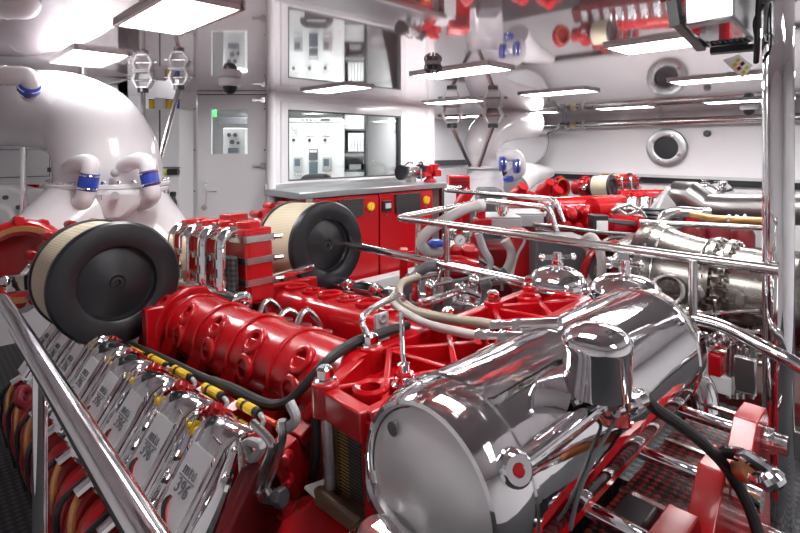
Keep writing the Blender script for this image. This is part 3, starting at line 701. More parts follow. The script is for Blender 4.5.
for z in (.005, .09, .175):
    b = MB(); hx_, hy_ = (x1 - x0) / 2 + .004, (y1 - y0) / 2 + .004; cx, cy = (x0 + x1) / 2, (y0 + y1) / 2
    for s in (-1, 1): b.box(E(cx + s * hx_, cy, z), (.008, 2 * hy_ + .008, .026)); b.box(E(cx, cy + s * hy_, z), (2 * hx_, .008, .026))
    b.cyl(E(cx + hx_, cy - hy_ - .0, z), E(cx + hx_ + .03, cy - hy_ - .012, z), .010, n=8); part(b, 'steel_band', 'steel', fb)
for i in range(n):
    ya = y0 + (i + .5) * w_; xa = x0
    b = MB(); b.tube([E(xa + .03, ya, z1 - .045), E(xa - .02, ya, z1 - .03), E(xa - .055, ya, z1 - .06), E(xa - .06, ya, z1 - .14), E(xa - .06, ya, z1 - .26)], .025, 14, 5); o = part(b, 'polished_elbow', 'chrome', fb)
    for dz in (.13, .2): 
        b = MB(); b.cyl(E(xa - .06, ya, z1 - dz), E(xa - .06, ya, z1 - dz - .035), .033, n=14); part(b, 'union_nut', 'ripple', fb)
b = MB(); b.cyl(E(x0 - .06, y0 - .06, -.045), E(x0 - .06, y1 + .02, -.045), .035, n=20); b.lathe(E(x0 - .06, y0 - .06, -.045), (0, -1, 0), [(.035, 0), (.042, .0), (.042, .015), (.03, .02), (0, .02)], 20); part(b, 'fuel_rail', 'chrome', fb)
b = MB(); b.box(E(x0 - .035, y0 + .10, .045), (.03, .16, .14)); part(b, 'heat_shield', 'vent', fb, bevel=.012)
b = MB(); b.bar(E(-.32, 1.12, -.07), E(.25, 1.02, .0), .035, .025); b.bar(E(-.26, 1.2, -.09), E(.0, 1.08, -.05), .03, .02); part(b, 'support_rail', 'ripple', fb, bevel=.005)
for i in range(3):
    b = MB(); b.cyl(E(-.18 + .09 * i, 1.06, -.28), E(-.18 + .09 * i, 1.06, -.08), .035, n=16); b.torus(E(-.18 + .09 * i, 1.06, -.15), UP, .036, .006, 18, 6); part(b, 'small_filter', 'darkred')
b = MB(); q = L(pixX(24, 397, .27)); b.torus(q, V((.75, -.6, .2)), .026, .012, 24, 10); part(b, 'lifting_ring', 'darkred')
# ================================================================ rails and pillar
def rail(root, path, r, name='rail', m='chrome', corner=.06):
    return MB().tube(arc_path(path, corner, 8), r, 16).build(name, m, root)
t = thing('handrail', 'thick chrome handrail running past the rocker covers, on a round post', 'handrail', (.185, .9, FLOOR))
rail(t, [(.178, .1, -.4), (.183, 1.72, -.4), (-.25, 1.80, -.4)], .018, corner=.05)
p = pixX(40, 357, .185)
o = MB().cyl((.185, p.y, FLOOR), (.185, p.y, -.4), .0125, n=18).build('post', 'chrome', t)
MB().lathe((.185, p.y, FLOOR), UP, [(0, 0), (.05, 0), (.05, .012), (.02, .02), (0, .02)], 20).build('foot_plate', 'chrome', t)
RX1 = 1.77
t = thing('handrail', 'long chrome handrail with two bars, between the near engine and the turbine', 'handrail', (RX1, 1.2, FLOOR))
rail(t, [(1.80, .30, -.35), (RX1, 1.85, -.35), (2.78, 2.05, -.35), (2.72, 1.55, -.35), (2.72, 1.5, -.5)], .0165, 'top_rail', 'steel', .05)
e1, e2 = pixX(722, 325, RX1), pix(800, 366, 1.36)
rail(t, [(RX1, 2.45, -.535), e1, e2, pix(900, 420, 1.25)], .019, 'lower_rail', 'chrome', .05)
for px in (447, 693):
    q = pixX(px, 240, RX1); MB().cyl((RX1, q.y, FLOOR), (RX1, q.y, -.35), .0135, n=14).build('post', 'steel', t)
MB().cyl((RX1 + .25, 1.99, FLOOR), (RX1 + .3, 1.99, -.36), .014, n=14).build('post', 'steel', t)
MB().cyl(pixX(431, 298, RX1), pixX(441, 268, RX1), .016, n=14).build('brace', 'chrome', t)
t = thing('handrail', 'far steel handrail with a bent end, beyond the red pump unit', 'handrail', (3.2, 2, FLOOR))
rail(t, [(3.2, 1.72, -.5), (3.2, 1.78, -.35), (3.2, 2.78, -.35), (3.55, 2.9, -.35)], .017, 'top_rail', 'steel', .05)
for Y in (2.45, 1.9): MB().cyl((3.2, Y, FLOOR), (3.2, Y, -.35), .015, n=12).build('post', 'steel', t)
pl = thing('chrome_pillar', 'mirror-chrome round pillar from floor to ceiling', 'pillar', (1.86, .312, FLOOR))
MB().cyl((1.86, .312, FLOOR), (1.86, .312, CEIL), .0395, n=56).build('pillar_tube', 'chrome', pl)
MB().lathe((1.86, .312, .43), UP, [(.04, 0), (.046, .0), (.046, .2), (.04, .2)], 48).build('collar', 'grey', pl)

# ================================================================ exhaust ducts
def band(root, p, q, r):
    p, q = V(p), V(q); d = (q - p).normalized()
    o = MB().cyl(p, q, r, n=20).build('blue_hose', 'blue', root, label='blue rubber sleeve')
    for c in (p + d * .012, q - d * .012): MB().torus(c, d, r, .006, 20, 6).build('hose_clamp', 'ripple', o)
du = thing('exhaust_duct', 'huge white exhaust elbow over the near engine, with a bolted flange', 'exhaust duct', pix(110, 183, 3.3) - V((0, 0, .9)), group='white exhaust ducts')
MB().tube([pix(111, 184, 3.3), pix(109, 165, 3.3), pix(104, 146, 3.32), pix(90, 126, 3.4), pix(62, 113, 3.55), pix(25, 108.5, 3.72), pix(-10, 108, 3.72), pix(-80, 107, 3.62)], [.315, .31, .30, .292, .286, .28, .275, .27], 48, 6).build('elbow', 'white', du)
F1 = pix(110, 184, 3.3)
b = MB(); b.cyl(F1 + V((0, 0, .018)), F1 + V((0, 0, -.012)), .355, n=56)
fl = b.build('flange', 'white', du, bevel=.006)
MB().cyl(F1 + V((0, 0, -.014)), F1 + V((0, 0, -.045)), .35, n=56).build('flange_ring', 'white', du, bevel=.006)
for i in range(26):
    a = 2 * PI * i / 26; c = F1 + V((.335 * math.cos(a), .335 * math.sin(a), .018)); MB().hexn(c, UP, .013, .018).build('flange_bolt', 'ripple', fl); MB().hexn(c - V((0, 0, .063)), -UP, .014, .03).build('flange_nut', 'ripple', fl)
MB().tube([pix(110, 185, 3.3), pix(106, 200, 3.28), pix(80, 222, 3.12), pix(30, 262, 2.85), pix(0, 285, 2.7)], [.31, .31, .27, .22, .20], 40, 6).build('branch', 'white', du)
MB().tube([pix(112, 185, 3.3), pix(116, 203, 3.3), pix(143, 230, 3.28), pix(190, 272, 3.2)], [.31, .31, .25, .19], 40, 6).build('branch', 'white', du)
b = MB(); b.loft([[pix(62, 190, 2.98), pix(160, 190, 2.98), pix(160, 190, 3.4), pix(62, 190, 3.4)], [pix(105, 222, 2.98), pix(122, 222, 2.98), pix(122, 222, 3.4), pix(105, 222, 3.4)]]); b.build('crotch_plate', 'white', du, bevel=.03)
for c, q in (((90, 126, 3.4), (76, 118, 3.47)), ((25, 108.5, 3.72), (15, 108.3, 3.72))):
    c, q = pix(*c), pix(*q); MB().torus(c, q - c, .290 if c.y < 4 else .281, .004, 60, 6).build('seam', 'lightgrey', du)
MB().cyl(pix(115, 195.5, 2.96), pix(115, 195.5, 2.93), .022, n=14).build('drain_plug', 'grey', du)
MB().sph(pix(115, 173, 2.98), .025, n=12, m=8).build('lifting_lug', 'grey', du)
b = MB(); b.tube([pix(70, 168, 3.05), pix(80, 163, 2.96), pix(90, 164, 2.92), pix(90, 174, 2.92)], .05, 18, 5); b.build('bypass_pipe', 'white', du)
band(du, pix(90, 173, 2.92), pix(87, 190, 2.92), .052)
b = MB(); b.tube([pix(87, 189, 2.92), pix(83, 201, 2.93), pix(72, 205, 3.0), pix(58, 206, 3.1)], .05, 18, 5); b.build('bypass_pipe', 'white', du)
b = MB(); b.tube([pix(125, 165, 3.05), pix(135, 161, 3.0), pix(146, 162, 2.98), pix(148.5, 172, 2.98)], .048, 18, 5); b.build('bypass_pipe', 'white', du)
band(du, pix(148, 171, 2.98), pix(151.5, 186, 2.98), .05)
b = MB(); b.tube([pix(151, 185, 2.98), pix(152, 195, 2.99), pix(146, 201, 3.04), pix(138, 204, 3.14)], .048, 18, 5); b.build('bypass_pipe', 'white', du)
b = MB(); b.tube([pix(-40, 75, 3.0), pix(5, 75.5, 3.0), pix(25, 76.5, 3.02), pix(31, 84, 3.05), pix(30, 95, 3.15)], [.058, .058, .058, .052, .05], 20, 5); b.build('bypass_pipe', 'white', du)
band(du, pix(30, 84, 3.03), pix(29, 91, 3.08), .056)
MB().torus(pix(6, 75.5, 3.0), pix(20, 75.5, 3.0) - pix(6, 75.5, 3.0), .058, .004, 24, 6).build('seam', 'lightgrey', du)

du = thing('exhaust_duct', 'white exhaust elbow over the far engine, beside the hull', 'exhaust duct', pix(484, 166, 8.3) - V((0, 0, .8)), group='white exhaust ducts')
D2 = 8.3
MB().tube([pix(484, 167, D2), pix(483, 155, D2), pix(483, 143, D2), pix(491, 130, D2 + .1), pix(506, 124, D2 + .3), pix(530, 123, D2 + .8)], [.25, .27, .30, .31, .30, .28], 36, 6).build('elbow', 'white', du)
MB().cyl(pix(484, 165.5, D2), pix(484, 168.5, D2), .32, n=40).build('flange', 'white', du, bevel=.006)
MB().tube([pix(484, 168, D2), pix(484, 185, D2), pix(478, 215, D2 - .2)], [.27, .32, .36], 36, 5).build('branch', 'white', du)
MB().tube([pix(515, 186, D2 + .3), pix(525, 176, D2 + .6), pix(550, 172, D2 + 1.4)], [.24, .24, .10], 30, 5).build('branch', 'white', du)
MB().cyl(pix(522, 142, 10.6), pix(527, 142, 11.2), .52, n=44).build('hull_collar', 'white', du, bevel=.03)
b = MB(); b.tube([pix(500, 157, 8.0), pix(509, 155, 7.9), pix(518, 158, 7.9), pix(519, 170, 7.9), pix(512, 176, 8.0)], .10, 16, 5); b.build('bypass_pipe', 'white', du)
band(du, pix(500, 164, 7.85), pix(505, 164, 7.85), .115); band(du, pix(514, 166, 7.8), pix(519, 166, 7.8), .11); band(du, pix(508, 176, 7.9), pix(509, 182, 7.9), .08)

# rods that hang the ducts from brackets on the ceiling
def hanger(px, py, d, px2, py2, d2, label):
    c = pix(px, py, d); c.z = CEIL; q = pix(px2, py2, d2); zb = CEIL - .13 * d / 4
    t = thing('duct_hanger', label, 'hanger', (c.x, c.y, zb), group='duct hangers')
    s = d / 4; b = MB()
    for sx in (-1, 1):
        b.prism([c + RX * (sx * .055 * s) + V((0, 0, 0)) + FW * (-.02 * s), c + RX * (sx * .085 * s) - V((0, 0, .065 * s)) + FW * (-.02 * s), c + RX * (sx * .045 * s) - V((0, 0, .13 * s)) + FW * (-.02 * s), c + RX * (sx * .035 * s) - V((0, 0, .13 * s)) + FW * (-.02 * s), c + RX * (sx * .06 * s) - V((0, 0, .065 * s)) + FW * (-.02 * s), c + RX * (sx * .04 * s) + FW * (-.02 * s)], FW * .06 * s)
    b.box(c - V((0, 0, .126 * s)), (.09 * s, .07 * s, .012), RC); b.box(c - V((0, 0, .006)), (.14 * s, .08 * s, .012), RC)
    b.build('bracket', 'lightgrey', t, bevel=.003)
    MB().cyl(c + RX * (-.11 * s) - V((0, 0, .07 * s)), c + RX * (.11 * s) - V((0, 0, .07 * s)), .010 * s, n=10).build('cross_bolt', 'steel', t)
    MB().cyl(c - V((0, 0, .132 * s)), c - V((0, 0, .165 * s)), .04 * s, n=16).build('damper', 'black', t)
    MB().cyl(c - V((0, 0, .15 * s)), q, .018 * s, n=12).build('rod', 'steel', t)
hanger(179, 69, 4.0, 157, 170, 3.45, 'slanting chrome hanger rod with ceiling bracket beside the near exhaust elbow')
hanger(143, 72, 4.15, 143, 172, 3.62, 'upright hanger rod with ceiling bracket behind the near exhaust elbow')
hanger(452, 107, 7.7, 470, 165, 8.05, 'slanting hanger rod on the left side of the far exhaust duct')
hanger(493, 107, 7.7, 479, 166, 8.0, 'hanger rod rising to the right of the far exhaust duct')

# ================================================================ ceiling and hull fittings
def dome(px, d, s, label):
    c = pix(px, 100, d); c.z = CEIL
    t = thing('security_camera', label, 'camera', (c.x, c.y, CEIL - .14 * s))
    MB().lathe(c, -UP, [(0, 0), (.085 * s, 0), (.098 * s, .01), (.098 * s, .055 * s), (.088 * s, .072 * s), (0, .072 * s)], 32).build('housing', 'locker', t)
    MB().lathe(c - V((0, 0, .07 * s)), -UP, [(.062 * s, 0), (.058 * s, .03 * s), (.044 * s, .055 * s), (.02 * s, .07 * s), (0, .074 * s)], 28).build('dome', 'black', t)
dome(230, 4.55, 1.0, 'white dome security camera with black lens, in front of the door')
dome(749, 7.2, 1.15, 'small dome security camera near the hull beside the pillar')
c = pix(433, 70, 3.75); c.z = CEIL
t = thing('heat_detector', 'dark caged detector beside the ceiling lamp in front of the window wall', 'detector', c)
b = MB()
for i in range(8):
    a = 2 * PI * i / 8; b.tube([c + V((.05 * math.cos(a), .05 * math.sin(a), 0)), c + V((.06 * math.cos(a), .06 * math.sin(a), -.04)), c + V((.03 * math.cos(a), .03 * math.sin(a), -.07))], .007, 6, 3)
b.build('cage', 'darkgrey', t); MB().cyl(c, c - V((0, 0, .05)), .038, n=16).build('sensor', 'black', t); MB().cyl(c, c - V((0, 0, .012)), .06, n=20).build('base', 'grey', t)
c = pixX(667, 148, XR - .02); ax = V((-1, 0, 0))
t = thing('porthole', 'round porthole with a white bolted ring in the hull wall', 'porthole', c - V((0, 0, .33)))
MB().lathe(c, ax, [(.20, 0), (.33, 0), (.335, .03), (.32, .05), (.225, .07), (.20, .06), (.195, -.0)], 48).build('ring', 'top', t)
MB().lathe(c, ax, [(0, .002), (.20, .002), (.20, .014), (0, .014)], 40).build('pane', 'black', t)
for i in range(4):
    a = i * PI / 2 + .5; q = c + V((-.055, math.cos(a) * .24, math.sin(a) * .24)); MB().cyl(q, q + V((-.03, 0, 0)), .03, n=10).build('clip', 'steel', t)
for i, (px, py, nm, lb) in enumerate(((707.5, 133.5, 'hull_vent', 'small dark vent right of the porthole'), )):
    c = pixX(px, py, XR - .01); MB().lathe(c, ax, [(0, 0), (.055, 0), (.055, .03), (.03, .04), (0, .04)], 18).build(nm, 'darkgrey', label=lb, cat='vent')
# overhead pipe along the hull
t = thing('overhead_pipe', 'long polished steel pipe under the ceiling along the hull', 'pipe', (9.25, 3, .39))
pz = .445
MB().cyl((9.25, .4, pz), (9.25, 6.3, pz), .062, n=20).build('pipe', 'steel', t)
MB().cyl((9.38, .4, pz + .02), (9.38, 6.0, pz + .02), .04, n=14).build('pipe', 'warm', t)
for Y in (4.9, 4.55): MB().torus((9.25, Y, pz), (0, 1, 0), .07, .02, 20, 8).build('clamp', 'lightgrey', t)
MB().cyl((9.25, 4.70, pz), (9.25, 4.80, pz), .069, n=20).build('marking_band', 'ivory', t)
MB().cyl((9.25, 6.0, pz), (9.25, 6.1, pz), .069, n=20).build('marking_band', 'blue', t)
MB().cyl((9.25, 5.4, pz), (9.25, 6.9, pz), .066, n=20).build('sleeve', 'white', t)
for Y in (5.0, 3.2, 1.4): MB().box((9.3, Y, (CEIL + pz) / 2), (.03, .04, CEIL - pz)).build('bracket', 'lightgrey', t)
q = pixX(557, 127, 9.2)
t2 = thing('pipe_bracket', 'zigzag steel bracket under the overhead pipe beside the far duct', 'bracket', q)
MB().tube([pixX(548, 133, 9.1), pixX(556, 130, 9.1), pixX(560, 124, 9.1), pixX(570, 125, 9.1)], .03, 8).build('arm', 'steel', t2)
MB().box(pixX(541, 132, 9.15), (.1, .5, .09)).build('tray', 'lightgrey', t2, bevel=.01)

# silver box under the ceiling at the upper right
bx = thing('ceiling_box', 'silver box on black brackets hung under the ceiling at the pillar', 'box', pix(715, 50, 1.45))
u0 = pix(686, 23, 1.5); w_ = RX * .24; dz = V((0, 0, .30))
P0, P1, P2, P3 = pix(684, 26, 1.45), pix(735, 17, 1.348), pix(757, 42, 1.66), pix(710, 47, 1.75)
for p_ in (P0, P1, P2, P3): p_.z = .345
b = MB(); b.prism([P0, P1, P2, P3], V((0, 0, CEIL - .345))); b.build('housing', 'top', bx, bevel=.006)
b = MB(); cpt = (P0 + P1 + P2 + P3) / 4; b.prism([cpt + (p_ - cpt) * .84 - V((0, 0, .004)) for p_ in (P0, P1, P2, P3)], V((0, 0, .006))); lid = b.build('bottom_plate', 'chrome', bx)
for i in range(8):
    t_ = .1 + .8 * i / 7; q = P3 * (1 - t_) + P2 * t_ + (P0 - P3) * .20 - V((0, 0, .004)); MB().bar(q, q + (P0 - P3) * .12, .006, .004).build('vent_slot', 'black', lid)
def frontbar(root, name, a, c, wd, hg, m): return MB().bar(a, c, wd, hg).build(name, m, root, bevel=.004)
frontbar(bx, 'bracket', P0 - RX * .022 + V((0, 0, .02)), P3 - RX * .03, .03, .03, 'black')
frontbar(bx, 'bracket', P3 + V((0, 0, -.015)), P2 + V((.02, 0, -.015)) , .05, .02, 'black')
b = MB(); b.box((P2 + P3) / 2 + V((0, 0, .02)) + FW * .05, (.15, .05, .035), RC); b.build('control_unit', 'black', bx, bevel=.01)
q = P0 + (P0 - P1) * .12 + V((0, 0, .09))
b = MB(); b.lathe(q, (P0 - P1), [(0, 0), (.018, 0), (.035, .01), (.035, .018), (.01, .03), (.01, .05), (0, .05)], 6); kn = b.build('star_knob', 'darkred', bx, bevel=.004, label='dark red star knob')
b = MB(); b.bar(P0 - RX * .020 + V((0, 0, .0)), pix(673, 0, 1.46), .022, .03); b.build('bracket', 'black', bx)
b = MB(); b.tube([pix(759, 0, 1.5), pix(758, 20, 1.5), pix(757, 45, 1.5), pix(756, 62, 1.55)], .008, 8, 4); b.build('cable', 'rubber', bx)
b = MB(); b.tube([pix(763, 4, 1.5), pix(755, 22, 1.52), pix(757, 40, 1.52)], .006, 8, 4); b.build('cable', 'rubber', bx)
tg = thing('marked_card', 'white card with yellow and red squares under the silver box', 'tag', pix(738, 77, 1.95))  # flat card with coloured squares, not joined to the box
A_, B_, C_, D_ = pix(723, 60, 1.9), pix(738, 54, 1.9), pix(753, 66, 1.95), pix(743, 78, 1.95)
MB().prism([A_, B_, C_, D_], FW * .004).build('tag_card', 'tagw', tg)
for i, m in enumerate(('yellow', 'darkred', 'lime', 'yellow', 'red', 'yellow')):
    r, c_ = divmod(i, 3); q = pix(738 + c_ * 4.4 - r * 3.2, 60 + c_ * 3.8 + r * 4.6, 1.91); MB().box(q, (.014, .003, .012), RC @ Matrix.Rotation(math.radians(-40), 3, 'Y')).build('symbol', m, tg)

# ================================================================ workbench under the window
BY = 4.40
def cabinet(x0, x1, label):
    t = thing('workshop_cabinet', label, 'cabinet', ((x0 + x1) / 2, BY + .3, FLOOR), group='red cabinets under the worktop')
    MB().box(((x0 + x1) / 2, BY + .33, (FLOOR - .53) / 2), (x1 - x0 - .01, .62, -FLOOR - .53)).build('body', 'cab', t, bevel=.008)
    return t
c1 = cabinet(3.02, 3.93, 'red cabinet behind the tan air filter, with a wide vent and one yellow switch')
c2 = cabinet(3.94, 4.86, 'red cabinet at the right end of the worktop, with a small black display')
def onface(px0, px1, py0, py1, root, name, m, th=.02, bev=.003):
    a, c = pixY(px0, py1, BY), pixY(px1, py0, BY)
    return MB().box(((a.x + c.x) / 2, BY + .012 - th / 2, (pixY((px0 + px1) / 2, py0, BY).z + pixY((px0 + px1) / 2, py1, BY).z) / 2), (abs(c.x - a.x), th, abs(pixY((px0 + px1) / 2, py0, BY).z - pixY((px0 + px1) / 2, py1, BY).z))).build(name, m, root, bevel=bev)
onface(320, 378.3, 198.5, 284, c1, 'door', 'cab', .018); onface(380, 431, 195, 278, c2, 'door', 'cab', .018)
onface(337, 362, 199, 217, c1, 'vent', 'vent', .045); onface(394.5, 419, 193.5, 212, c2, 'vent', 'vent', .045)
for px, py, root in ((370.5, 206.5, c1), (426, 200, c2)):
    c = pixY(px, py, BY - .01); o = MB().cyl(c + V((0, .02, 0)), c - V((0, .02, 0)), .05, n=24).build('rotary_switch', 'yellow', root)
    MB().box(c - V((0, .03, 0)), (.022, .03, .085), Matrix.Rotation(.6, 3, 'Y')).build('handle', 'yellow', o, bevel=.005)
    MB().box(c + V((0.01, .004, -.085)), (.03, .012, .02)).build('key_slot', 'darkgrey', root)
o = onface(381.5, 390.5, 200.5, 211, c2, 'display', 'black', .045); onface(383.5, 388.5, 203, 208, c2, 'display_face', 'lightgrey', .06)
MB().cyl(pixY(386, 215, BY), pixY(386, 215, BY) - V((0, .012, 0)), .012, n=10).build('key_slot', 'darkgrey', c2)
b = MB(); b.box((3.97, 4.745, -.485), (2.26, .71, .065)); b.box((3.97, 5.085, -.43), (2.26, .02, .06))
b.build('worktop', 'top', label='long stainless steel worktop below the window', cat='worktop', bevel=.006)
for i, x in enumerate((3.0, 5.06)): MB().box((x, BY + .05, (FLOOR - .52) / 2), (.05, .05, -FLOOR - .52)).build('steel_post', 'steel', label=('steel post carrying the left corner of the worktop', 'steel post carrying the right corner of the worktop')[i], cat='post', group='worktop posts')
MB().box((3.95, BY - .16, FLOOR + .06), (2.2, .16, .12)).build('floor_duct', 'lightgrey', label='low grey duct on the floor before the red cabinets', cat='duct', bevel=.01)
MB().box((5.35, 4.75, -1.03), (.46, .5, 1.04)).build('white_cabinet', 'locker', label='white cabinet beyond the right end of the worktop', cat='cabinet', bevel=.01)
# bench tools
v = thing('bench_vise', 'red bench vise on the right end of the worktop', 'vise', pixY(430, 189, 4.6))
q = pixY(430, 184, 4.62); q.z = -.452
b = MB(); b.lathe(q, UP, [(0, 0), (.09, 0), (.08, .03), (.05, .05), (.05, .08), (0, .08)], 20); b.box(q + V((.05, -.03, .12)), (.12, .16, .09)); b.cyl(q + V((.05, -.03, .14)), q + V((.05, -.03, .21)), .05, n=16); v1 = b.build('body', 'cab', v, bevel=.01)
b = MB(); b.box(q + V((-.10, -.02, .11)), (.14, .09, .06)); b.box(q + V((-.05, -.02, .17)), (.04, .13, .10)); b.build('jaw', 'cab', v, bevel=.008)
b = MB(); b.cyl(q + V((.05, -.03, .20)), q + V((.05, -.03, .235)), .065, n=16); b.build('swivel_nut', 'red', v)
b = MB(); b.cyl(q + V((-.2, -.02, .10)), q + V((-.05, -.02, .10)), .016, n=10); b.cyl(q + V((-.19, -.02, .02)), q + V((-.19, -.02, .18)), .009, n=8); b.build('screw_handle', 'steel', v)
g = thing('bench_grinder', 'steel bench grinder with two black wheel guards, at the left of the red vise', 'grinder', pixY(411, 182, 4.75))
q = pixY(411, 173, 4.75); q.z = -.455 + .14
b = MB(); b.cyl(q + V((-.13, 0, 0)), q + V((.13, 0, 0)), .075, n=22); b.box(q + V((0, 0, -.10)), (.10, .10, .09)); b.build('motor', 'steel', g, bevel=.006)
for s in (-1, 1):
    b = MB(); b.cyl(q + V((s * .15, 0, 0)), q + V((s * .21, 0, 0)), .10, n=24); b.box(q + V((s * .18, -.09, .03)), (.05, .06, .10)); b.build('wheel_guard', 'black', g, bevel=.006)
    b = MB(); b.tube([q + V((s * .17, -.05, .09)), q + V((s * .12, -.08, .13)), q + V((s * .06, -.09, .12))], .014, 8, 3); b.build('spark_shield', 'steel', g)
rc = thing('tool_chest', 'small red slatted chest behind the far handrail, left of the white duct', 'chest', pix(459, 198, 7.0))
frontal(449, 470, 176, 224, 7.0, .4).build('body', 'cab', rc, bevel=.01)
for i in range(4): frontal(451, 468, 178 + i * 3, 179.6 + i * 3, 6.97, .05).build('slot', 'darkred', rc)

# ================================================================ things at the left rear
lk = thing('wall_locker', 'white wall locker below the exhaust elbow at the left', 'locker', pix(25, 187, 3.9))
def wallface(x0, x1, y0, y1, Y, t, name, m, root, **k):
    a, c_ = pixY(x0, y1, Y), pixY(x1, y0, Y); zt, zb_ = pixY(30, y0, Y).z, pixY(30, y1, Y).z
    return MB().box(((a.x + c_.x) / 2, Y + t / 2, (zt + zb_) / 2), (c_.x - a.x, t, zt - zb_)).build(name, m, root, **k)
wallface(-40, 60, 148.5, 187, 4.85, .18, 'body', 'locker', lk, bevel=.01); wallface(-38, 50, 149.5, 177, 4.838, .03, 'door_gap', 'darkgrey', lk); wallface(-37, 49.3, 150, 176.4, 4.83, .03, 'door', 'locker', lk, bevel=.004)
b = MB(); frontal(47, 51, 167.5, 172, pixY(49, 170, 4.82).dot(FW), .03, b); b.build('latch', 'darkgrey', lk)
MB().bar(pix(-40, 189.5, 3.6), pix(75, 186.5, 3.75), .12, .05).build('service_shelf', 'locker', label='white pipe shelf running under the wall locker', cat='shelf', bevel=.01)
MB().box(pix(31, 186, 3.5), (.10, .02, .022), RC).build('red_nameplate', 'cab', label='tiny red plate on the white pipe shelf', cat='plate')
wallface(-60, 75, 190, 280, 4.97, .06, 'recess_shade_sheet', 'black', None, label='black sheet standing in for the shaded gap behind the white compressor', cat='panel')  # black sheet paints the shade of the openings under the pipe shelf
cp = thing('air_compressor', 'white bolted compressor casing under the pipe shelf at the left edge', 'compressor', pix(10, 236, 3.3))
c = pix(2, 222, 3.3)
b = MB(); b.lathe(c, -FW, [(0, -.2), (.22, -.2), (.24, -.05), (.24, .0), (.22, .02), (.12, .03), (.1, .05), (0, .05)], 36); cc = b.build('casing', 'locker', cp, bevel=.006)
for i in range(10):
    a = 2 * PI * i / 10; q = c - FW * .03 + RX * .17 * math.cos(a) + UP * .17 * math.sin(a); MB().cyl(q, q - FW * .02, .014, n=8).build('bolt', 'darkgrey', cc)
b = MB(); b.tube([pix(10, 235, 3.2), pix(12, 222, 3.15), pix(22, 217, 3.2)], .014, 8, 4); b.build('hose', 'rubber', cp)
frontal(-6, 18, 193, 203, 3.35, .2).build('top_cover', 'lightgrey', cp, bevel=.02)
b = MB(); b.tube([pix(28, 214, 3.6), pix(36, 208, 3.6), pix(40, 198, 3.6), pix(43, 190, 3.6)], .035, 12, 4); b.cyl(pix(30, 205, 3.6), pix(40, 212, 3.6), .05, n=14); b.build('pipe_elbow', 'locker', cp)
MB().cyl(pix(23.5, 262, 3.0), pix(23.5, 147, 3.0), .0165, n=18).build('stanchion', 'chrome', label='thin chrome post in front of the white compressor', cat='post')
b = MB(); b.bar(pix(26, 215, 3.05), pix(50, 209, 3.3), .02, .02); b.build('guard_bar', 'locker', label='short white bar beside the thin chrome post', cat='bar')
frontal(26, 34, 212, 222, 3.9, .1).build('red_valve_box', 'cab', label='red valve box low beside the thin chrome post', cat='box', bevel=.01)
MB().cyl(pix(83, 105, 4.3), pix(83, 74, 4.3), .03, n=16).build('vent_pipe', 'chrome', label='short chrome pipe under the ceiling above the exhaust elbow', cat='pipe')
MB().prism([pix(88, 76, 4.45), pix(133, 79, 4.5), pix(93, 88, 4.45)], FW * .02).build('gusset_plate', 'locker', label='white triangular plate under the ceiling beside the short chrome pipe', cat='plate')
frontal(112, 138, 112, 175, 4.9, .03).build('louvre_panel', 'black', label='dark opening left of the tall white cabinet', cat='opening')
frontal(108, 140, 109.5, 113, 4.85, .08).build('shelf_rail', 'lightgrey', label='grey rail over the dark opening', cat='rail')
cb = thing('tall_cabinet', 'tall white two-door cabinet left of the door', 'cabinet', pix(160, 290, 5.3))
frontal(139, 180, 108.5, HY - (FLOOR + .06) * F / 5.3, 5.3, .35).build('body', 'locker', cb, bevel=.008)
for a, c_ in ((140.5, 158.5), (160.5, 179.3)): frontal(a, c_, 110, 167, 5.285, .03).build('door', 'locker', cb, bevel=.005); frontal(a, c_, 176, 280, 5.285, .03).build('door', 'locker', cb, bevel=.005)
for r in ((158.6, 160.4, 110, 280), (139.2, 180, 167.3, 168.3)): frontal(*r, 5.296, .01).build('door_gap', 'darkgrey', cb)
def can(px, w, py0, py1, m, label, lid=None, d=5.3, kind='paint_can'):
    c = pix(px, 108.3, d + .1); c.z = pix(px, 108.4, d).z; hgt = (py1 - py0) / F * d
    t = thing(kind, label, 'can', c, group='cans on the tall cabinet'); r = w / F * d / 2
    MB().lathe(c, UP, [(0, 0), (r, 0), (r, hgt * .9), (r * .96, hgt * .93), (0, hgt * .93)], 20).build('body', m, t)
    MB().lathe(c + V((0, 0, hgt * .9)), UP, [(0, 0), (r * 1.04, 0), (r * 1.04, hgt * .1), (0, hgt * .1)], 20).build('lid', lid or m, t)
can(152, 6, 98, 108, 'yellow', 'yellow can at the left end on the tall cabinet', 'black'); can(160.5, 11, 97, 108, 'locker', 'white tub in the middle on the tall cabinet', 'lightgrey')
can(170, 7, 98, 108, 'yellow', 'yellow can right of the white tub', 'blue'); can(176.5, 6, 98, 108, 'blue', 'blue can at the right end on the tall cabinet', 'black')
b = MB(); b.tube([pix(184, 112, 5.65), pix(184.5, 118, 5.62), pix(183, 124, 5.62)], .018, 8, 3); b.cyl(pix(181, 121, 5.6), pix(187, 120, 5.6), .014, n=8); b.cyl(pix(181, 125, 5.6), pix(185, 124, 5.6), .014, n=8); b.build('coat_hook', 'black', label='black hook on the wall left of the door', cat='hook')
tl = thing('torch', 'lime and black torch clipped to the tall white cabinet', 'torch', pix(167, 175, 5.2))
MB().cyl(pix(162, 172.2, 5.24), pix(168, 172.2, 5.24), .03, n=14).build('head', 'lime', tl); MB().cyl(pix(168, 172, 5.24), pix(178.5, 171.8, 5.24), .034, n=14).build('body', 'black', tl)
sp = thing('spray_bottle', 'black and orange bottle in front of the tall white cabinet', 'bottle', pix(173, 212, 5.1))
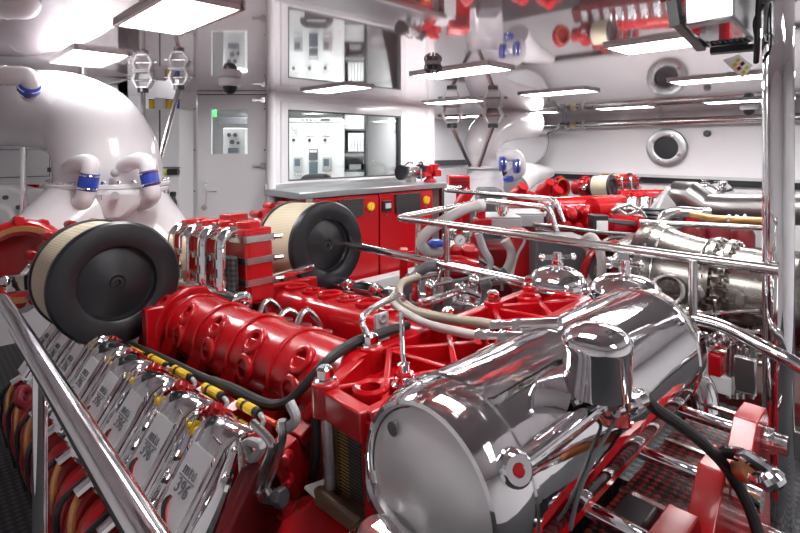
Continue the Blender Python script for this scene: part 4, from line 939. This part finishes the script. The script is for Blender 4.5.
MB().lathe(pix(173, 213, 5.1), UP, [(0, 0), (.04, 0), (.04, .06), (0, .06)], 16).build('base', 'orange', sp); MB().lathe(pix(173, 208, 5.1), UP, [(.038, 0), (.038, .06), (.022, .11), (.03, .12), (.03, .16), (0, .16)], 16).build('body', 'black', sp)
MB().box(pix(173, 214.6, 5.1), (.3, .2, .03), RC).build('wall_shelf', 'locker', label='small white shelf under the black and orange bottle', cat='shelf')
# ================================================================ gas turbine and pipes between the engines
TX, TZ = 2.78, -.665
gt = thing('gas_turbine', 'bare metal gas turbine casing with bolted flanges, left of the pillar', 'turbine', (TX, .6, FLOOR + .4))
prof = [(0, -.62), (.16, -.62), (.19, -.55), (.19, -.42), (.215, -.40), (.215, -.36), (.195, -.35), (.20, -.26), (.205, -.2), (.205, -.16), (.235, -.155), (.235, -.135), (.21, -.13), (.212, -.10), (.24, -.095), (.24, -.075), (.222, -.07), (.225, .0), (.245, .10), (.27, .17), (.285, .19), (.285, .215), (.27, .22), (.27, .25), (.235, .27), (.2, .34), (.15, .40), (.15, .6), (0, .6)]
cs = MB().lathe((TX, .78, TZ), (0, 1, 0), prof, 64).build('casing', 'warm', gt)
for h, r, n in ((.2, .276, 40), (-.145, .222, 30), (-.085, .228, 30)):
    for i in range(n):
        a = 2 * PI * i / n; c = V((TX + r * math.cos(a), .78 + h - .022, TZ + r * math.sin(a))); MB().cyl(c, c + V((0, .04, 0)), .009, n=7).build('flange_bolt', 'steel', cs)
for h, r in ((-.05, .226), (.14, .262), (-.3, .20)): MB().torus((TX, .78 + h, TZ), (0, 1, 0), r, .006, 56, 6).build('weld_bead', 'steel', cs)
q = pixX(668, 290, TX - .27)
MB().torus(q, V((-1, -.3, .2)), .06, .013, 26, 8).build('lifting_ring', 'steel', gt)
MB().lathe(pixX(697, 293, TX - .24), V((-1, 0, .1)), [(.035, -.03), (.035, .01), (.02, .014), (0, .014)], 18).build('inspection_port', 'steel', gt)
for i, path in enumerate(([(655, 318), (680, 309), (705, 313), (760, 311)], [(660, 328), (690, 322), (725, 330), (760, 332)], [(715, 300), (716, 318), (722, 336), (735, 345)])):
    MB().tube([pixX(x, y, TX - .30) for x, y in path], .008, 8, 5).build('oil_line', 'ripple', gt)
for i in range(7):
    b = MB(); q = pixX(716 + (i % 2) * 2, 262 + i * 9, TX - .235); b.box(q, (.03, .03, .022)); b.cyl(q, q + V((-.03, -.01, 0)), .008, n=8); b.build('fuel_nozzle', 'warm', gt)
b = MB(); b.box((TX, .75, -1.06), (.5, 1.3, .1)); b.box((TX, 1.15, -.96), (.4, .08, .3)); b.box((TX, .25, -.96), (.36, .08, .4)); b.build('cradle', 'darkred', gt, bevel=.008)
b = MB(); b.box((TX, .75, -1.33), (.6, 1.4, .44)); b.build('base_frame', 'darkgrey', gt)
# valve block and panels under the turbine
vb = thing('lubrication_unit', 'steel and red lubrication unit with pipes below the turbine', 'pump unit', (2.28, .75, -1.05))
for i, (x0, x1, y0, y1, m) in enumerate(((702, 712, 350, 385, 'lightgrey'), (712, 726, 352, 372, 'cab'), (713, 735, 374, 386, 'locker'), (737, 760, 356, 386, 'steel'))):
    a, c = pixX(x0, y1, 2.40), pixX(x1, y0, 2.40); MB().box((a + c) / 2, (.12, abs(a.y - c.y), abs(a.z - c.z))).build('valve_block', m, vb, bevel=.008)
for i, px in enumerate((736, 742, 752, 729)):
    MB().cyl(pixX(px, 340, 2.36), pixX(px, 398, 2.36), .012, n=10).build('pipe', 'ripple', vb)
for i, y in enumerate((338, 345, 355)):
    MB().tube([pixX(700, y, 2.38), pixX(722, y - 3, 2.38), pixX(742, y + 5, 2.38), pixX(762, y + 9, 2.38)], .009, 8, 5).build('pipe', 'warm', vb)
for i in range(6): MB().torus(pixX(704 + i * 7, 338 + (i % 2) * 5, 2.36), V((-1, .3, .3)), .02, .006, 14, 6).build('coil', 'ripple', vb)
MB().box((2.45, .75, -1.09), (.24, 1.1, .06)).build('tray', 'steel', vb, bevel=.005)
# raised walkway between engine and turbine
struct('floor_walkway', MB().box((2.02, 1.0, (FLOOR - 1.12) / 2), (.55, 3.0, -FLOOR - 1.12)), 'floor')
struct('floor_kerb', MB().box((2.31, 1.0, -1.07), (.05, 3.0, .12)), 'steel', bevel=.006)
# stainless duct of the turbine
sd = thing('stainless_duct', 'brushed stainless duct bent like a roof ridge, left of the pillar', 'duct', pix(690, 215, 4.1))
MB().tube([pix(628, 262, 4.3), pix(645, 240, 4.2), pix(671, 204, 4.1), pix(682, 194, 4.0), pix(690, 195, 3.95), pix(708, 207, 3.85), pix(730, 208.5, 3.7), pix(790, 210, 3.4), pix(840, 211, 3.2)], [.11, .11, .112, .112, .112, .105, .1, .1, .1], 30).build('duct', 'duct', sd, sharp=.35)
MB().prism([pix(652, 222, 3.95), pix(667, 193, 3.95), pix(676, 205, 3.95)], FW * .05).build('gusset', 'lightgrey', sd)
MB().cyl(pix(657, 222, 3.6), pix(657, 226, 3.6), .15, n=30).build('bellows', 'darkgrey', sd)
for k in range(5): MB().torus(pix(657, 212 + k * 3.4, 3.6), UP, .145, .013, 32, 6).build('bellows_ring', 'black', sd)
pp = thing('fuel_pipes', 'bundle of thin brass and steel pipes in front of the stainless duct', 'pipes', pix(700, 225, 3.0))
MB().tube([pix(660, 232, 3.0), pix(664, 218, 3.0), pix(676, 212, 3.0), pix(700, 213, 3.0), pix(711, 213, 2.98)], .032, 16, 5).build('pipe', 'steel', pp)
MB().tube([pix(690, 214, 2.9), pix(720, 219, 2.8), pix(790, 222, 2.6)], .02, 12, 4).build('pipe', 'bronze', pp); MB().tube([pix(640, 222, 3.0), pix(680, 224, 2.9), pix(790, 229, 2.6)], .016, 12, 4).build('pipe', 'steel', pp)
for x in (728, 736, 744): MB().cyl(pix(x, 219.5, 2.78), pix(x + 3, 219.8, 2.77), .028, n=14).build('union_nut', 'steel', pp)
for i, (x, y) in enumerate(((693, 240), (716, 240), (742, 243))):
    c = pix(x, y, 3.4); b = MB(); b.lathe(c - V((0, 0, .14)), UP, [(0, 0), (.075, 0), (.075, .2), (.05, .25), (0, .25)], 18); b.build('red_canister', 'darkred', label='dark red canister behind the turbine, %s from the left' % ('first', 'second', 'third')[i], cat='canister', group='red canisters behind the turbine')
for i, x in enumerate((705, 729)):
    MB().cyl(pix(x, 262, 3.5), pix(x, 226, 3.5), .03, n=12).build('upright_pipe', 'steel', label='thin upright steel pipe between dark red canisters, %s' % ('left one', 'right one')[i], cat='pipe', group='upright pipes behind the turbine')
MB().box((3.35, 1.2, -1.2), (.35, 2.2, .7)).build('equipment_plinth', 'darkgrey', label='dark plinth behind the turbine carrying the canisters', cat='plinth')

# red gearbox in the middle of the room
gd = 3.55
gb = thing('gearbox', 'red gearbox with lobed covers in the middle of the room', 'gearbox', pix(600, 260, gd))
def fb_(x0, x1, y0, y1, d, t, name, m, bevel=.015, root=gb): return frontal(x0, x1, y0, y1, d, t).build(name, m, root, bevel=bevel, rnd=3)
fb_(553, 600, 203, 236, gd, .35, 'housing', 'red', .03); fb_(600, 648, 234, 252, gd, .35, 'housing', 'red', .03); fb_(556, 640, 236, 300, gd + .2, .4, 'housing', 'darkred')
MB().cyl(pix(552, 206, gd + .2), pix(622, 203, gd + .4), .065, n=26).build('cover_tube', 'red', gb); MB().cyl(pix(592, 208, gd), pix(616, 206, gd + .1), .07, n=26).build('cover_tube', 'red', gb)
MB().cyl(pix(608, 224, gd - .1), pix(641, 225, gd - .05), .075, n=28).build('cover_tube', 'cab', gb)
o = MB().cyl(pix(606, 224.5, gd - .1), pix(640, 227, gd - .06), .078, n=28)
MB().bar(pix(608, 220.5, gd - .185), pix(641, 224, gd - .14), .02, .03).build('strap', 'darkgrey', gb, bevel=.006)
for i, (x, y, r) in enumerate(((558, 212, .05), (570, 216, .06), (583, 213, .05), (590, 224, .06), (566, 228, .05), (578, 230, .045), (548, 224, .045), (623, 242, .06), (640, 243, .05))):
    b = MB(); c = pix(x, y, gd - .03); b.lathe(c + FW * .05, -FW + UP * .3, [(r * 1.1, 0), (r, .05), (r * .6, .085), (0, .09)], 18); b.hexn(c - FW * .03 + UP * .012, -FW + UP * .3, .014, .02); b.build('lobe', 'red', gb)
fb_(638, 646, 216, 248, gd - .2, .1, 'bracket', 'cab', .006)
o = fb_(593, 609, 215.5, 230, gd - .25, .1, 'junction_box', 'black', .006); frontal(597, 608, 221, 230.5, gd - .26, .02).build('label_plate', 'tagw', o)
b = MB(); b.tube([pix(546, 228, gd - .1), pix(547, 212, gd - .15), pix(552, 206, gd - .1), pix(560, 207, gd)], .02, 10, 4); b.build('breather_pipe', 'ripple', gb)
for i, path in enumerate(([(533, 224), (560, 227), (600, 232), (648, 236)], [(536, 229), (575, 236), (598, 242), (600, 248)], [(616, 207), (626, 214), (636, 212), (642, 205)], [(612, 211), (628, 205), (640, 210), (646, 218)], [(600, 250), (612, 242), (630, 240)], [(596, 246), (610, 238), (625, 237)])):
    MB().tube([pix(x, y, 3.1) for x, y in path], .012 if i < 2 else .010, 10, 5).build('pipe', 'steel', gb)
for x, y in ((619, 206), (624, 210), (615, 211)): MB().sph(pix(x, y, gd - .15), .022, n=10, m=8).build('fitting', 'warm', gb)
MB().box(pix(600, 330, gd + .25), (.7, .5, .35), RC).build('mounting_foot', 'darkgrey', gb)
frontal(536, 586, 238, 330, 2.75, .2).build('electrical_cabinet', 'darkgrey', label='dark grey box below the red gearbox, behind the handrail', cat='box', bevel=.01)
# flywheel ring and hose behind the dome filters
fw = thing('cooling_fan', 'red-rimmed wheel partly hidden behind the second chrome dome filter', 'wheel', pix(610, 300, 2.7))
c = pix(614, 275, 2.72); b = MB(); b.torus(c, FW, .16, .02, 36, 10); b.build('rim', 'red', fw); b = MB(); b.lathe(c + FW * .04, -FW, [(0, 0), (.15, 0), (.15, .03), (.05, .05), (0, .05)], 30); b.build('hub', 'darkgrey', fw)
MB().torus(pix(592, 262, 2.65), RX, .13, .022, 28, 10).build('ribbed_hose', 'hose', label='pale ribbed hose loop beside the red-rimmed wheel', cat='hose')
for i, (x, y) in enumerate(((612, 262), (622, 255), (634, 262), (645, 268), (650, 252))):
    b = MB(); q = pix(x, y, 2.5); b.box(q, (.05, .05, .04), RC); b.cyl(q, q + V((.03, -.03, .04)), .018, n=10); b.build('pipe_fitting', ('steel', 'grey', 'ripple')[i % 3], label='small metal fitting behind the dome filters, %s from the left' % 'first second third fourth fifth'.split()[i], cat='fitting', group='fittings behind the dome filters', bevel=.006)

# red pump unit with gauge and hoses
pd = 3.0
pu = thing('pump_unit', 'red pump unit with a pressure gauge and a looping hose, behind the handrail', 'pump', pix(470, 300, pd))
def fp(x0, x1, y0, y1, d, t, name, m, bevel=.012): return frontal(x0, x1, y0, y1, d, t).build(name, m, pu, bevel=bevel)
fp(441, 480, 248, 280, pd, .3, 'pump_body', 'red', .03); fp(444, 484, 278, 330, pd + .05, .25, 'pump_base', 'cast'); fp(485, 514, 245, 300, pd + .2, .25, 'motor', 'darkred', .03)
fp(511, 533, 232, 290, pd - .1, .2, 'filter_column', 'red', .02); fp(463, 478, 228, 260, pd + .3, .15, 'filter_column', 'cast', .03)
for x, y in ((446, 252), (456, 250), (468, 252), (516, 262), (526, 262), (520, 250)): MB().lathe(pix(x, y, pd - .02), V((-.3, -.4, 1)), [(.04, -.05), (.04, 0), (.03, .02), (0, .02)], 16).build('pump_cap', 'red', pu)
MB().tube([pix(441, 268, pd - .05), pix(455, 262, pd - .12), pix(476, 266, pd - .1)], .04, 14, 4).build('manifold_pipe', 'red', pu)
g = MB().cyl(pix(460, 240, pd - .1), pix(460, 240, pd - .06), .034, n=24).build('pressure_gauge', 'ripple', pu); MB().cyl(pix(460, 240, pd - .108), pix(460, 240, pd - .098), .027, n=24).build('dial', 'tagw', g)
MB().bar(pix(459, 242, pd - .112), pix(462, 238.6, pd - .112), .003, .003).build('needle', 'black', g)
for x, y in ((452, 236), (447, 241), (468, 238)): MB().lathe(pix(x, y + 4, pd - .05), UP, [(0, 0), (.02, 0), (.02, .03), (.03, .035), (.03, .06), (0, .065)], 12).build('valve', ('steel', 'darkgrey', 'steel')[x % 3], pu)
MB().lathe(pix(436, 246, pd - .1), UP, [(0, 0), (.045, 0), (.05, .02), (.03, .035), (0, .035)], 8).build('valve_wheel', 'blue', pu)
MB().tube([pix(479, 206, pd + .1), pix(465, 209, pd), pix(446, 219, pd - .1), pix(428, 232, pd - .15), pix(421, 242, pd - .15), pix(427, 251, pd - .12), pix(440, 252, pd - .05)], .03, 18, 6).build('loop_hose', 'hose', pu)
b = MB(); b.cyl(pix(477, 206, pd + .1), pix(482, 205, pd + .12), .038, n=16); b.build('hose_collar', 'lightgrey', pu)
fp(478, 486, 204, 232, pd + .15, .09, 'valve_post', 'cab', .01); fp(474, 492, 219, 226, pd + .12, .1, 'valve_flange', 'red', .008)
fp(399.5, 408, 250, 330, pd + .6, .1, 'red_column', 'cab', .008); MB().bar(pix(406, 256, pd + .5), pix(440, 250, pd + .3), .07, .05).build('red_arm', 'cab', pu, bevel=.008)
for i, (x0, x1, d) in enumerate(((481, 522, 3.3), (513, 546, 3.5))):
    o = fp(x0, x1, 219 - i * 4, 233 - i * 6, d, .28, 'terminal_box', 'grey', .006)
    MB().prism([pix(x0, 219 - i * 4, d), pix(x1, 219 - i * 4, d), pix(x1, 219 - i * 4, d) + FW * .28, pix(x0, 219 - i * 4, d) + FW * .28], V((0, 0, .012))).build('lid', 'grey', o, bevel=.004)
MB().lathe(pix(502, 223, 3.35), UP, [(0, 0), (.035, 0), (.035, .08), (.045, .085), (.045, .11), (0, .115)], 20).build('filler_cap', 'ripple', pu)
for i, path in enumerate(([(478, 233), (484, 250), (490, 262), (486, 275)], [(505, 240), (512, 252), (508, 268), (498, 280)], [(478, 258), (490, 266), (500, 272), (502, 290)], [(520, 232), (524, 240), (516, 256), (510, 280)])):
    MB().tube([pix(x, y, pd - .08) for x, y in path], (.022, .028, .014, .022)[i], 12, 5).build('hose', ('grey', 'hose', 'steel', 'lightgrey')[i], pu)
for i in range(5): MB().tube([pix(470 + i * 7, 278 + (i % 3) * 4, 2.3), pix(474 + i * 7, 270 + (i % 2) * 6, 2.3), pix(482 + i * 7, 283, 2.35)], .013, 8, 4).build('small_pipe', ('ripple', 'darkgrey', 'steel')[i % 3], pu)
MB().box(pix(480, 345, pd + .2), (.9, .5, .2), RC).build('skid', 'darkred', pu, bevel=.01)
b = MB(); b.bar(pix(452, 216, 6.2), pix(470, 190, 6.2), .18, .12); frontal(450, 462, 212, 275.5, 6.2, .12, b); b.build('red_ramp', 'cab', label='slanting red casing below the far white exhaust duct', cat='casing', bevel=.02)
frontal(480, 503, 189, 267, 6.6, .4).build('dark_blower', 'darkgrey', label='dark grey blower box in front of the far white exhaust duct', cat='blower', bevel=.04)
rb = thing('red_pumps', 'cluster of red pump casings right of the dark blower box', 'pumps', pix(530, 215, 6.0))
for x, y, r in ((514, 193, .10), (522, 200, .13), (516, 206, .12), (532, 204, .10), (540, 190, .09), (548, 196, .10), (545, 206, .11)):
    c = pix(x, y, 6.0); MB().lathe(c - V((0, 0, r)), V((-.2, -.6, .7)), [(0, 0), (r, .02), (r * 1.05, .08), (r, .14), (r * .6, .2), (r * .6, .26), (0, .26)], 18).build('pump_casing', 'cast', rb)
frontal(508, 552, 206, 330, 6.1, .3).build('pedestal', 'darkred', rb, bevel=.01)
# low clutter between the handrail and the near engine
cl = thing('fuel_filter_set', 'steel levers and small valves behind the ribbed red frame', 'valves', pix(460, 300, 2.1))
for i, (x, y) in enumerate(((430, 286), (448, 283), (460, 287), (474, 281), (486, 285), (416, 279))):
    q = pix(x, y, 2.1 + .05 * (i % 3)); b = MB(); b.cyl(q - V((0, 0, .1)), q, .02, n=12); b.sph(q, .026, n=12, m=8); b.cyl(q, q + RX * .09 + UP * .02, .009, n=8); b.build('valve', ('steel', 'darkgrey', 'ripple')[i % 3], cl)
MB().tube([pix(420, 303, 1.95), pix(440, 298, 2.0), pix(462, 291, 2.05), pix(480, 296, 2.05)], .014, 10, 4).build('lever', 'ripple', cl); MB().box(pix(455, 306, 2.25), (.4, .15, .08), RC).build('valve_tray', 'darkgrey', cl, bevel=.01)
for i, path in enumerate(([(405, 300), (412, 281), (425, 268), (436, 266)], [(398, 302), (402, 290), (412, 276)])): MB().tube([pix(x, y, 2.35) for x, y in path], .025, 12, 5).build('conduit', 'darkgrey', cl)

# ================================================================ far engine: a copy of the near one, set beyond the turbine
TGT = pix(612, 187, 8.2); S_ = .85
rot = Matrix.Rotation(math.radians(-4.2), 4, 'X')
far = copy_tree(eng, skip=('braided_hose', 'fuel_pipe', 'leak_hose', 'exhaust_elbow', 'pipe_union', 'lettering', 'lettering_rule', 'swoosh_line', 'cap_nut', 'sensor_plug', 'injection_pipe', 'drain_hose', 'handle_loop', 'dipstick'))
loc = TGT - rot.to_3x3() @ (V((-.515, 1.215, 1.072)) * S_)
far.location = loc; far.scale = (S_,) * 3
far['label'] = 'far red vee engine beside the hull, with a tan air filter, beyond the gas turbine'
struct('floor_bed_far', MB().box((TGT.x + .45, TGT.y - .2, (FLOOR + loc.z - .03) / 2), (.9, 2.2, loc.z - .03 - FLOOR)), 'darkgrey')
# ================================================================ camera, light, output
for o in list(COL.objects):
    if o.parent is None: o.location.z += LIFT
cd = bpy.data.cameras.new('camera'); cam = bpy.data.objects.new('camera', cd); COL.objects.link(cam)
cam.location = (0, 0, LIFT); cam.rotation_euler = (PI / 2, 0, -math.atan2(.695, .719))
cd.sensor_width = 36; cd.lens = F / 800 * 36; cd.shift_y = -(266.5 - HY) / 800; cd.clip_start = .02
sc.camera = cam
w = bpy.data.worlds.new('world'); sc.world = w; w.use_nodes = True
w.node_tree.nodes['Background'].inputs[0].default_value = (1, 1, 1, 1); w.node_tree.nodes['Background'].inputs[1].default_value = .2
sc.view_settings.view_transform = 'Standard'; sc.view_settings.look = 'None'; sc.view_settings.gamma = 1
sc.view_settings.exposure = 0.2
sc.cycles.max_bounces = 10; sc.cycles.diffuse_bounces = 5; sc.cycles.glossy_bounces = 7; sc.cycles.use_denoising = True
sc.cycles.sample_clamp_indirect = 8
